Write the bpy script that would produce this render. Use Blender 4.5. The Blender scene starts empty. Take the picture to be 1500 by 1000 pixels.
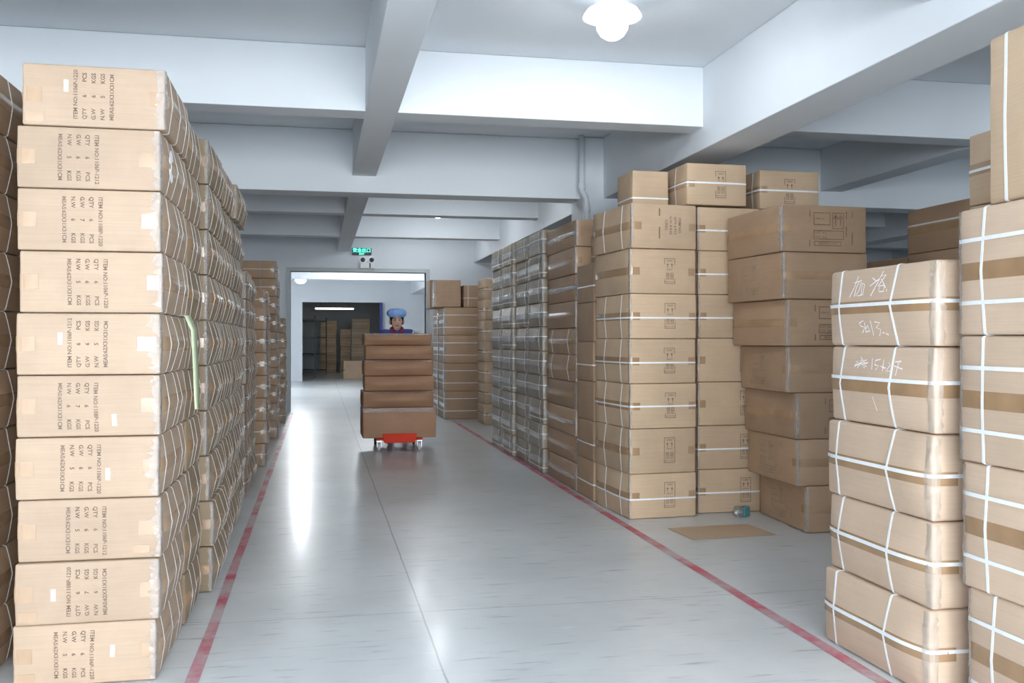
import bpy, math, random
from mathutils import Vector, Matrix, noise

random.seed(7)
SC = bpy.context.scene
COL = SC.collection
PI = math.pi

# ------------------------------------------------------------------ materials
def srgb(r, g, b):
    f = lambda c: (c / 255 / 12.92) if c / 255 <= 0.04045 else ((c / 255 + 0.055) / 1.055) ** 2.4
    return (f(r), f(g), f(b), 1)

def new_mat(name):
    m = bpy.data.materials.new(name)
    m.use_nodes = True
    nt = m.node_tree
    for n in list(nt.nodes):
        nt.nodes.remove(n)
    out = nt.nodes.new('ShaderNodeOutputMaterial')
    return m, nt, out

def simple(name, col, rough=0.6, metal=0.0, noise_amt=0.06, scale=6.0, bump=0.0, coat=0.0, spec=0.5):
    m, nt, out = new_mat(name)
    N, L = nt.nodes, nt.links
    b = N.new('ShaderNodeBsdfPrincipled')
    b.inputs['Roughness'].default_value = rough
    b.inputs['Metallic'].default_value = metal
    b.inputs['Coat Weight'].default_value = coat
    b.inputs['Coat Roughness'].default_value = 0.15
    b.inputs['Specular IOR Level'].default_value = spec
    tc = N.new('ShaderNodeTexCoord')
    nz = N.new('ShaderNodeTexNoise'); nz.inputs['Scale'].default_value = scale; nz.inputs['Detail'].default_value = 5
    L.new(tc.outputs['Object'], nz.inputs['Vector'])
    mix = N.new('ShaderNodeMix'); mix.data_type = 'RGBA'; mix.blend_type = 'MULTIPLY'
    mix.inputs['A'].default_value = col
    cr = N.new('ShaderNodeMapRange')
    cr.inputs['From Min'].default_value = 0.3; cr.inputs['From Max'].default_value = 0.7
    cr.inputs['To Min'].default_value = 1 - noise_amt; cr.inputs['To Max'].default_value = 1 + noise_amt
    L.new(nz.outputs['Fac'], cr.inputs['Value'])
    cmb = N.new('ShaderNodeCombineColor')
    for k in ('Red', 'Green', 'Blue'):
        L.new(cr.outputs['Result'], cmb.inputs[k])
    mix.inputs['Factor'].default_value = 1.0
    L.new(cmb.outputs['Color'], mix.inputs['B'])
    L.new(mix.outputs['Result'], b.inputs['Base Color'])
    if bump:
        bp = N.new('ShaderNodeBump'); bp.inputs['Strength'].default_value = bump; bp.inputs['Distance'].default_value = 0.01
        n2 = N.new('ShaderNodeTexNoise'); n2.inputs['Scale'].default_value = scale * 8
        L.new(tc.outputs['Object'], n2.inputs['Vector'])
        L.new(n2.outputs['Fac'], bp.inputs['Height']); L.new(bp.outputs['Normal'], b.inputs['Normal'])
    L.new(b.outputs['BSDF'], out.inputs['Surface'])
    return m

def cardboard(name, col, rough=0.62, var=0.10, spec=0.35):
    """kraft board: fine flutes, blotches and a small tint change from one carton to the next"""
    m, nt, out = new_mat(name)
    N, L = nt.nodes, nt.links
    b = N.new('ShaderNodeBsdfPrincipled')
    b.inputs['Roughness'].default_value = rough
    b.inputs['Specular IOR Level'].default_value = spec
    tc = N.new('ShaderNodeTexCoord'); oi = N.new('ShaderNodeObjectInfo')
    off = N.new('ShaderNodeVectorMath'); off.operation = 'SCALE'; off.inputs['Scale'].default_value = 37.0
    cmbv = N.new('ShaderNodeCombineXYZ')
    for k in ('X', 'Y', 'Z'):
        L.new(oi.outputs['Random'], cmbv.inputs[k])
    L.new(cmbv.outputs['Vector'], off.inputs[0])
    add = N.new('ShaderNodeVectorMath'); add.operation = 'ADD'
    L.new(tc.outputs['Object'], add.inputs[0]); L.new(off.outputs['Vector'], add.inputs[1])
    nz = N.new('ShaderNodeTexNoise'); nz.inputs['Scale'].default_value = 3.0; nz.inputs['Detail'].default_value = 6; nz.inputs['Roughness'].default_value = 0.6
    L.new(add.outputs['Vector'], nz.inputs['Vector'])
    mp = N.new('ShaderNodeMapping'); mp.inputs['Scale'].default_value = (4, 4, 160)
    L.new(add.outputs['Vector'], mp.inputs['Vector'])
    n2 = N.new('ShaderNodeTexNoise'); n2.inputs['Scale'].default_value = 1.0; n2.inputs['Detail'].default_value = 2
    L.new(mp.outputs['Vector'], n2.inputs['Vector'])
    r1 = N.new('ShaderNodeMapRange'); r1.inputs['From Min'].default_value = 0.3; r1.inputs['From Max'].default_value = 0.7
    r1.inputs['To Min'].default_value = 0.92; r1.inputs['To Max'].default_value = 1.08
    L.new(nz.outputs['Fac'], r1.inputs['Value'])
    r2 = N.new('ShaderNodeMapRange'); r2.inputs['From Min'].default_value = 0.3; r2.inputs['From Max'].default_value = 0.7
    r2.inputs['To Min'].default_value = 0.965; r2.inputs['To Max'].default_value = 1.035
    L.new(n2.outputs['Fac'], r2.inputs['Value'])
    r3 = N.new('ShaderNodeMapRange'); r3.inputs['To Min'].default_value = 1 - var; r3.inputs['To Max'].default_value = 1 + var
    L.new(oi.outputs['Random'], r3.inputs['Value'])
    m1 = N.new('ShaderNodeMath'); m1.operation = 'MULTIPLY'; m2 = N.new('ShaderNodeMath'); m2.operation = 'MULTIPLY'
    L.new(r1.outputs['Result'], m1.inputs[0]); L.new(r2.outputs['Result'], m1.inputs[1])
    L.new(m1.outputs[0], m2.inputs[0]); L.new(r3.outputs['Result'], m2.inputs[1])
    sc = N.new('ShaderNodeVectorMath'); sc.operation = 'SCALE'; sc.inputs[0].default_value = col[:3]
    L.new(m2.outputs[0], sc.inputs['Scale'])
    L.new(sc.outputs['Vector'], b.inputs['Base Color'])
    bp = N.new('ShaderNodeBump'); bp.inputs['Strength'].default_value = 0.25; bp.inputs['Distance'].default_value = 0.004
    L.new(nz.outputs['Fac'], bp.inputs['Height']); L.new(bp.outputs['Normal'], b.inputs['Normal'])
    L.new(b.outputs['BSDF'], out.inputs['Surface'])
    return m

def film(name, tint=(0.9, 0.92, 0.95, 1), body=0.10, rough=0.12, sc=60, shine=0.5):
    """clear crinkled plastic film or tape: mostly see-through with sharp glints"""
    m, nt, out = new_mat(name)
    N, L = nt.nodes, nt.links
    tr = N.new('ShaderNodeBsdfTransparent'); tr.inputs['Color'].default_value = (0.97, 0.97, 0.97, 1)
    gl = N.new('ShaderNodeBsdfPrincipled'); gl.inputs['Base Color'].default_value = tint; gl.inputs['Roughness'].default_value = rough
    gl.inputs['Specular IOR Level'].default_value = 0.5
    gs = N.new('ShaderNodeBsdfGlossy'); gs.inputs['Roughness'].default_value = rough
    tc = N.new('ShaderNodeTexCoord')
    nz = N.new('ShaderNodeTexNoise'); nz.inputs['Scale'].default_value = sc; nz.inputs['Detail'].default_value = 3
    L.new(tc.outputs['Object'], nz.inputs['Vector'])
    bp = N.new('ShaderNodeBump'); bp.inputs['Strength'].default_value = 0.8; bp.inputs['Distance'].default_value = 0.012
    L.new(nz.outputs['Fac'], bp.inputs['Height'])
    for x in (gl, gs):
        L.new(bp.outputs['Normal'], x.inputs['Normal'])
    fr = N.new('ShaderNodeFresnel'); fr.inputs['IOR'].default_value = 1.5
    L.new(bp.outputs['Normal'], fr.inputs['Normal'])
    a = N.new('ShaderNodeMixShader'); a.inputs['Fac'].default_value = body
    L.new(tr.outputs[0], a.inputs[1]); L.new(gl.outputs[0], a.inputs[2])
    fm = N.new('ShaderNodeMath'); fm.operation = 'MULTIPLY'; fm.inputs[1].default_value = shine; L.new(fr.outputs[0], fm.inputs[0])
    c = N.new('ShaderNodeMixShader'); L.new(fm.outputs[0], c.inputs['Fac'])
    L.new(a.outputs[0], c.inputs[1]); L.new(gs.outputs[0], c.inputs[2])
    L.new(c.outputs[0], out.inputs['Surface'])
    return m

def emit(name, col, strength):
    m, nt, out = new_mat(name)
    e = nt.nodes.new('ShaderNodeEmission'); e.inputs['Color'].default_value = col; e.inputs['Strength'].default_value = strength
    nt.links.new(e.outputs[0], out.inputs['Surface'])
    return m

def floor_material():
    m, nt, out = new_mat('painted_concrete_floor')
    N, L = nt.nodes, nt.links
    b = N.new('ShaderNodeBsdfPrincipled'); b.inputs['Specular IOR Level'].default_value = 0.6
    b.inputs['Coat Weight'].default_value = 0.22; b.inputs['Coat Roughness'].default_value = 0.15
    g = N.new('ShaderNodeNewGeometry')
    n1 = N.new('ShaderNodeTexNoise'); n1.inputs['Scale'].default_value = 0.9; n1.inputs['Detail'].default_value = 8; n1.inputs['Roughness'].default_value = 0.65
    L.new(g.outputs['Position'], n1.inputs['Vector'])
    ramp = N.new('ShaderNodeValToRGB')
    ramp.color_ramp.elements[0].position = 0.3; ramp.color_ramp.elements[0].color = (0.55, 0.575, 0.585, 1)
    ramp.color_ramp.elements[1].position = 0.7; ramp.color_ramp.elements[1].color = (0.71, 0.735, 0.745, 1)
    L.new(n1.outputs['Fac'], ramp.inputs['Fac'])
    # scuffs: short dark and pale dashes across the aisle
    mp = N.new('ShaderNodeMapping'); mp.inputs['Scale'].default_value = (3.0, 22, 1); mp.inputs['Rotation'].default_value = (0, 0, 0.1)
    L.new(g.outputs['Position'], mp.inputs['Vector'])
    n2 = N.new('ShaderNodeTexNoise'); n2.inputs['Scale'].default_value = 1.3; n2.inputs['Detail'].default_value = 4
    L.new(mp.outputs['Vector'], n2.inputs['Vector'])
    d = N.new('ShaderNodeMapRange'); d.inputs['From Min'].default_value = 0.60; d.inputs['From Max'].default_value = 0.72
    d.inputs['To Max'].default_value = 0.45
    L.new(n2.outputs['Fac'], d.inputs['Value'])
    p = N.new('ShaderNodeMapRange'); p.inputs['From Min'].default_value = 0.34; p.inputs['From Max'].default_value = 0.27
    p.inputs['To Max'].default_value = 0.40
    L.new(n2.outputs['Fac'], p.inputs['Value'])
    mxa = N.new('ShaderNodeMix'); mxa.data_type = 'RGBA'; L.new(d.outputs['Result'], mxa.inputs['Factor'])
    L.new(ramp.outputs['Color'], mxa.inputs['A']); mxa.inputs['B'].default_value = (0.17, 0.18, 0.19, 1)
    mxb = N.new('ShaderNodeMix'); mxb.data_type = 'RGBA'; L.new(p.outputs['Result'], mxb.inputs['Factor'])
    L.new(mxa.outputs['Result'], mxb.inputs['A']); mxb.inputs['B'].default_value = (0.84, 0.86, 0.87, 1)
    # two cut joints in the slab
    sep = N.new('ShaderNodeSeparateXYZ'); L.new(g.outputs['Position'], sep.inputs[0])
    def joint(axis, at, w):
        s = N.new('ShaderNodeMath'); s.operation = 'SUBTRACT'; s.inputs[1].default_value = at
        L.new(sep.outputs[axis], s.inputs[0])
        wob = N.new('ShaderNodeTexNoise'); wob.inputs['Scale'].default_value = 3.0
        L.new(g.outputs['Position'], wob.inputs['Vector'])
        ad = N.new('ShaderNodeMath'); ad.operation = 'MULTIPLY_ADD'; ad.inputs[1].default_value = 0.012; ad.inputs[2].default_value = -0.006
        L.new(wob.outputs['Fac'], ad.inputs[0])
        s2 = N.new('ShaderNodeMath'); s2.operation = 'ADD'; L.new(s.outputs[0], s2.inputs[0]); L.new(ad.outputs[0], s2.inputs[1])
        ab = N.new('ShaderNodeMath'); ab.operation = 'ABSOLUTE'; L.new(s2.outputs[0], ab.inputs[0])
        lt = N.new('ShaderNodeMath'); lt.operation = 'LESS_THAN'; lt.inputs[1].default_value = w
        L.new(ab.outputs[0], lt.inputs[0]); return lt
    j1, j2 = joint('X', 0.476, 0.0045), joint('Y', 4.56, 0.003)
    mx = N.new('ShaderNodeMath'); mx.operation = 'MAXIMUM'; L.new(j1.outputs[0], mx.inputs[0]); L.new(j2.outputs[0], mx.inputs[1])
    sc = N.new('ShaderNodeMath'); sc.operation = 'MULTIPLY'; sc.inputs[1].default_value = 0.6; L.new(mx.outputs[0], sc.inputs[0])
    mxc = N.new('ShaderNodeMix'); mxc.data_type = 'RGBA'; L.new(sc.outputs[0], mxc.inputs['Factor'])
    L.new(mxb.outputs['Result'], mxc.inputs['A']); mxc.inputs['B'].default_value = (0.12, 0.125, 0.13, 1)
    L.new(mxc.outputs['Result'], b.inputs['Base Color'])
    rr = N.new('ShaderNodeMapRange'); rr.inputs['To Min'].default_value = 0.285; rr.inputs['To Max'].default_value = 0.38
    L.new(n1.outputs['Fac'], rr.inputs['Value']); L.new(rr.outputs['Result'], b.inputs['Roughness'])
    bp = N.new('ShaderNodeBump'); bp.inputs['Strength'].default_value = 0.12; bp.inputs['Distance'].default_value = 0.006
    n3 = N.new('ShaderNodeTexNoise'); n3.inputs['Scale'].default_value = 5; n3.inputs['Detail'].default_value = 6
    L.new(g.outputs['Position'], n3.inputs['Vector']); L.new(n3.outputs['Fac'], bp.inputs['Height'])
    L.new(bp.outputs['Normal'], b.inputs['Normal']); L.new(bp.outputs['Normal'], b.inputs['Coat Normal'])
    L.new(b.outputs['BSDF'], out.inputs['Surface'])
    return m

def worn_paint():
    """red floor tape, scuffed through to the floor in patches"""
    m, nt, out = new_mat('worn_red_line')
    N, L = nt.nodes, nt.links
    b = N.new('ShaderNodeBsdfPrincipled'); b.inputs['Roughness'].default_value = 0.4
    g = N.new('ShaderNodeNewGeometry')
    n = N.new('ShaderNodeTexNoise'); n.inputs['Scale'].default_value = 2.6; n.inputs['Detail'].default_value = 8; n.inputs['Roughness'].default_value = 0.7
    L.new(g.outputs['Position'], n.inputs['Vector'])
    r = N.new('ShaderNodeMapRange'); r.inputs['From Min'].default_value = 0.42; r.inputs['From Max'].default_value = 0.60
    r.inputs['To Min'].default_value = 0.0; r.inputs['To Max'].default_value = 0.88
    L.new(n.outputs['Fac'], r.inputs['Value'])
    mx = N.new('ShaderNodeMix'); mx.data_type = 'RGBA'; L.new(r.outputs['Result'], mx.inputs['Factor'])
    mx.inputs['A'].default_value = (0.52, 0.055, 0.105, 1); mx.inputs['B'].default_value = (0.52, 0.47, 0.49, 1)
    L.new(mx.outputs['Result'], b.inputs['Base Color']); L.new(b.outputs['BSDF'], out.inputs['Surface'])
    return m

M = dict(
    board_pale=cardboard('kraft_board_pale', (0.58, 0.43, 0.315, 1), var=0.06),
    board_print=cardboard('kraft_board_printed', (0.41, 0.298, 0.213, 1), var=0.05),
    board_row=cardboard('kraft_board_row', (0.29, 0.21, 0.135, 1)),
    board_tan=cardboard('kraft_board_tan', (0.52, 0.375, 0.25, 1)),
    board_brown=cardboard('kraft_board_brown', (0.40, 0.262, 0.165, 1)),
    board_red=cardboard('kraft_board_reddish', (0.38, 0.215, 0.13, 1), var=0.05),
    board_dull=cardboard('kraft_board_dull', (0.315, 0.245, 0.17, 1)),
    tape=simple('brown_packing_tape', (0.36, 0.225, 0.125, 1), 0.25, noise_amt=0.12, scale=9, spec=0.6),
    tape_pale=simple('tan_packing_tape', (0.42, 0.285, 0.185, 1), 0.25, noise_amt=0.1, scale=9, spec=0.6),
    strap=simple('white_plastic_strap', (0.82, 0.84, 0.86, 1), 0.35, noise_amt=0.04, scale=30),
    strap_dull=simple('dull_plastic_strap', (0.72, 0.70, 0.66, 1), 0.35, noise_amt=0.06, scale=30),
    film=film('clear_edge_film', body=0.09, rough=0.10, shine=0.6),
    film_soft=film('warm_edge_tape', (0.80, 0.70, 0.60, 1), body=0.22, rough=0.2, sc=35, shine=0.16),
    wrap=film('clear_stretch_wrap', (0.62, 0.66, 0.66, 1), body=0.03, rough=0.16, sc=16, shine=0.08),
    ink=simple('faded_print_ink', (0.17, 0.12, 0.09, 1), 0.8, noise_amt=0.25, scale=14),
    ink_panel=simple('brown_panel_ink', (0.225, 0.14, 0.09, 1), 0.8, noise_amt=0.25, scale=14),
    ink_soft=simple('soft_print_ink', (0.33, 0.235, 0.16, 1), 0.8, noise_amt=0.25, scale=14),
    chalk=simple('white_chalk', (0.86, 0.82, 0.82, 1), 0.9, noise_amt=0.1, scale=60),
    paper=simple('white_sticker_paper', (0.88, 0.86, 0.90, 1), 0.5, noise_amt=0.03),
    wall=simple('white_wall_paint', (0.76, 0.80, 0.845, 1), 0.75, noise_amt=0.035, scale=0.8, bump=0.03),
    ceiling=simple('white_ceiling_paint', (0.79, 0.83, 0.87, 1), 0.8, noise_amt=0.04, scale=0.7, bump=0.03),
    trim=simple('grey_door_frame', (0.50, 0.53, 0.55, 1), 0.5, noise_amt=0.03),
    floor=floor_material(),
    red_line=worn_paint(),
    enamel=simple('white_enamel', (0.90, 0.92, 0.93, 1), 0.3, noise_amt=0.02),
    bulb_fill=emit('fill_lamp_glass', (0.93, 0.97, 1.0, 1), 26),  # glow of the two added fill lamps
    bulb=emit('lit_lamp_glass', (0.93, 0.97, 1.0, 1), 34),
    bulb_far=emit('lit_far_lamp_glass', (0.93, 0.97, 1.0, 1), 170),
    tube=emit('lit_fluorescent_tube', (1.0, 0.97, 0.88, 1), 9),
    sign_green=emit('lit_sign_green', (0.10, 0.95, 0.62, 1), 1.3),
    sign_body=simple('dark_sign_face', (0.005, 0.03, 0.028, 1), 0.35),
    plastic_white=simple('white_plastic', (0.80, 0.81, 0.80, 1), 0.4, noise_amt=0.03),
    plastic_dark=simple('dark_plastic', (0.05, 0.055, 0.06, 1), 0.4),
    lens=emit('emergency_lamp_lens', (1, 0.98, 0.92, 1), 0.9),
    red_metal=simple('red_painted_steel', (0.66, 0.045, 0.02, 1), 0.6, noise_amt=0.08, spec=0.15),
    steel=simple('galvanised_steel', (0.55, 0.56, 0.57, 1), 0.35, metal=0.7),
    rubber=simple('grey_white_rubber', (0.60, 0.60, 0.58, 1), 0.6),
    rubber_dark=simple('black_rubber', (0.03, 0.03, 0.03, 1), 0.6),
    skin=simple('skin', (0.66, 0.42, 0.31, 1), 0.55, noise_amt=0.05, scale=30),
    hair=simple('black_hair', (0.012, 0.010, 0.010, 1), 0.5),
    lip=simple('lip', (0.30, 0.11, 0.09, 1), 0.5),
    eye=simple('dark_eye', (0.02, 0.015, 0.012, 1), 0.25),
    cap=simple('light_blue_cap_cloth', (0.27, 0.46, 0.86, 1), 0.85, noise_amt=0.08, scale=20, bump=0.2),
    navy=simple('navy_work_cloth', (0.06, 0.075, 0.27, 1), 0.9, noise_amt=0.1, scale=12, bump=0.15),
    maroon=simple('maroon_collar_cloth', (0.27, 0.025, 0.04, 1), 0.9),
    glove=simple('white_cotton_glove', (0.72, 0.72, 0.74, 1), 0.95, bump=0.2),
    green_strip=simple('pale_green_paper', (0.60, 0.68, 0.46, 1), 0.6, noise_amt=0.05),
    teal=simple('teal_plastic', (0.09, 0.29, 0.33, 1), 0.35),
    blue_post=simple('blue_painted_steel', (0.03, 0.05, 0.28, 1), 0.5),
    dark_rack=simple('dark_rack_steel', (0.05, 0.055, 0.055, 1), 0.5),
    pipe=simple('white_drain_pipe', (0.74, 0.78, 0.82, 1), 0.45, noise_amt=0.02),
)
def glass_mat():
    m, nt, out = new_mat('window_glass')
    b = nt.nodes.new('ShaderNodeBsdfPrincipled')
    b.inputs['Transmission Weight'].default_value = 1.0; b.inputs['Roughness'].default_value = 0.02; b.inputs['IOR'].default_value = 1.1
    nt.links.new(b.outputs[0], out.inputs['Surface']); return m
M['glass'] = glass_mat()
def opal():
    m, nt, out = new_mat('opal_lamp_dish')
    d = nt.nodes.new('ShaderNodeBsdfDiffuse'); t = nt.nodes.new('ShaderNodeBsdfTranslucent'); x = nt.nodes.new('ShaderNodeMixShader')
    d.inputs['Color'].default_value = (0.92, 0.93, 0.94, 1); t.inputs['Color'].default_value = (0.92, 0.94, 0.96, 1); x.inputs['Fac'].default_value = 0.55
    nt.links.new(d.outputs[0], x.inputs[1]); nt.links.new(t.outputs[0], x.inputs[2]); nt.links.new(x.outputs[0], out.inputs['Surface']); return m
M['enamel'] = opal()

# ------------------------------------------------------------------ mesh helpers
def mesh(name, verts, faces, mat=None, smooth=False):
    me = bpy.data.meshes.new(name)
    me.from_pydata([tuple(v) for v in verts], [], faces)
    me.update()
    if smooth:
        me.polygons.foreach_set('use_smooth', [True] * len(me.polygons))
    for m in (mat if isinstance(mat, (list, tuple)) else [mat]):
        if m: me.materials.append(m)
    return me

def obj(name, me, parent=None, loc=(0, 0, 0), rot=(0, 0, 0)):
    o = bpy.data.objects.new(name, me)
    COL.objects.link(o)
    o.location = loc; o.rotation_euler = rot
    if parent: o.parent = parent
    return o

def empty(name, loc=(0, 0, 0), rotz=0.0):
    o = bpy.data.objects.new(name, None); o.empty_display_size = 0.1
    COL.objects.link(o); o.location = loc; o.rotation_euler = (0, 0, rotz)
    return o

def tag(o, label, cat, group=None):
    o['label'] = label; o['category'] = cat
    if group: o['group'] = group
    return o

def structure(o):
    o['kind'] = 'structure'; return o

class MB:
    """collects shapes, then links them as one mesh"""
    def __init__(s): s.v = []; s.f = []; s.mi = []
    def add(s, v, f, mi=0):
        b = len(s.v); s.v += [Vector(p) for p in v]
        s.f += [tuple(b + i for i in q) for q in f]; s.mi += [mi] * len(f); return s
    def box(s, x0, x1, y0, y1, z0, z1, mi=0):
        v = [(x0, y0, z0), (x1, y0, z0), (x1, y1, z0), (x0, y1, z0), (x0, y0, z1), (x1, y0, z1), (x1, y1, z1), (x0, y1, z1)]
        f = [(0, 3, 2, 1), (4, 5, 6, 7), (0, 1, 5, 4), (1, 2, 6, 5), (2, 3, 7, 6), (3, 0, 4, 7)]
        return s.add(v, f, mi)
    def tube(s, pts, r, n=10, mi=0, cap=True):
        pts = [Vector(p) for p in pts]; rs = r if isinstance(r, (list, tuple)) else [r] * len(pts)
        v, f = [], []
        up = None
        for i, p in enumerate(pts):
            t = (pts[min(i + 1, len(pts) - 1)] - pts[max(i - 1, 0)]).normalized()
            if up is None:
                up = t.orthogonal().normalized()
            up = (up - t * up.dot(t)).normalized()
            w = t.cross(up)
            for k in range(n):
                a = 2 * PI * k / n
                v.append(p + (up * math.cos(a) + w * math.sin(a)) * rs[i])
        for i in range(len(pts) - 1):
            for k in range(n):
                f.append((i * n + k, i * n + (k + 1) % n, (i + 1) * n + (k + 1) % n, (i + 1) * n + k))
        if cap:
            f.append(tuple(range(n - 1, -1, -1))); f.append(tuple((len(pts) - 1) * n + k for k in range(n)))
        return s.add(v, f, mi)
    def lathe(s, prof, n=32, c=(0, 0, 0), mi=0):
        c = Vector(c); v, f = [], []
        for (r, z) in prof:
            for k in range(n):
                a = 2 * PI * k / n
                v.append(c + Vector((r * math.cos(a), r * math.sin(a), z)))
        for i in range(len(prof) - 1):
            for k in range(n):
                f.append((i * n + k, i * n + (k + 1) % n, (i + 1) * n + (k + 1) % n, (i + 1) * n + k))
        if prof[0][0] > 1e-5: f.append(tuple(range(n - 1, -1, -1)))
        if prof[-1][0] > 1e-5: f.append(tuple((len(prof) - 1) * n + k for k in range(n)))
        return s.add(v, f, mi)
    def ball(s, c, r, nu=16, nv=10, mi=0):
        c = Vector(c); r = Vector(r) if isinstance(r, (tuple, list)) else Vector((r, r, r))
        v = [c + Vector((0, 0, -r.z))]; f = []
        for j in range(1, nv):
            t = -PI / 2 + PI * j / nv
            for k in range(nu):
                a = 2 * PI * k / nu
                v.append(c + Vector((r.x * math.cos(t) * math.cos(a), r.y * math.cos(t) * math.sin(a), r.z * math.sin(t))))
        v.append(c + Vector((0, 0, r.z)))
        for k in range(nu):
            f.append((0, 1 + (k + 1) % nu, 1 + k))
            f.append((len(v) - 1, 1 + (nv - 2) * nu + k, 1 + (nv - 2) * nu + (k + 1) % nu))
        for j in range(nv - 2):
            for k in range(nu):
                a, b = 1 + j * nu + k, 1 + j * nu + (k + 1) % nu
                f.append((a, b, b + nu, a + nu))
        return s.add(v, f, mi)
    def mesh(s, name, mat, smooth=False):
        me = mesh(name, s.v, s.f, mat, smooth)
        if any(s.mi): me.polygons.foreach_set('material_index', s.mi)
        return me
    def build(s, name, mat, parent=None, smooth=False, loc=(0, 0, 0), rot=(0, 0, 0), bevel=0.0):
        o = obj(name, s.mesh(name, mat, smooth), parent, loc, rot)
        if bevel:
            b = o.modifiers.new('edge', 'BEVEL'); b.width = bevel; b.segments = 2; b.limit_method = 'ANGLE'
        return o

def text_shape(rows, res=2):
    """rows: (text, x, y, size, align) -> (verts, faces) in the XY plane"""
    V, F = [], []
    for (t, x, y, sz, al) in rows:
        cu = bpy.data.curves.new('lettering', 'FONT')
        cu.body = t; cu.size = sz; cu.align_x = al; cu.align_y = 'CENTER'; cu.resolution_u = res; cu.offset = sz * 0.022
        o = bpy.data.objects.new('lettering', cu); COL.objects.link(o)
        bpy.context.view_layer.update()
        dg = bpy.context.evaluated_depsgraph_get()
        me = bpy.data.meshes.new_from_object(o.evaluated_get(dg))
        b = len(V)
        V += [(v.co.x + x, v.co.y + y) for v in me.vertices]
        F += [tuple(b + i for i in p.vertices) for p in me.polygons]
        bpy.data.objects.remove(o); bpy.data.curves.remove(cu); bpy.data.meshes.remove(me)
    return V, F

def frame_shape(x0, y0, x1, y1, w):
    V, F = [], []
    def q(a, b, c, d):
        k = len(V); V.extend([(a, b), (c, b), (c, d), (a, d)]); F.append((k, k + 1, k + 2, k + 3))
    q(x0, y0, x1, y0 + w); q(x0, y1 - w, x1, y1); q(x0, y0, x0 + w, y1); q(x1 - w, y0, x1, y1)
    return V, F

def stroke_shape(lines, w):
    V, F = [], []
    for ln in lines:
        pts = [Vector(p) for p in ln]
        b = len(V)
        for i, p in enumerate(pts):
            t = (pts[min(i + 1, len(pts) - 1)] - pts[max(i - 1, 0)]).normalized()
            nrm = Vector((-t.y, t.x)) * w * 0.5 * (0.8 + 0.4 * ((i * 7) % 3) / 2)
            V += [tuple(p + nrm), tuple(p - nrm)]
        for i in range(len(pts) - 1):
            F.append((b + 2 * i, b + 2 * i + 1, b + 2 * i + 3, b + 2 * i + 2))
    return V, F

def join2(*shapes):
    V, F = [], []
    for v, f in shapes:
        b = len(V); V += list(v); F += [tuple(b + i for i in q) for q in f]
    return V, F

def rot2(shape, ang, dx=0, dy=0):
    c, s = math.cos(ang), math.sin(ang)
    return [(x * c - y * s + dx, x * s + y * c + dy) for x, y in shape[0]], shape[1]

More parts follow.
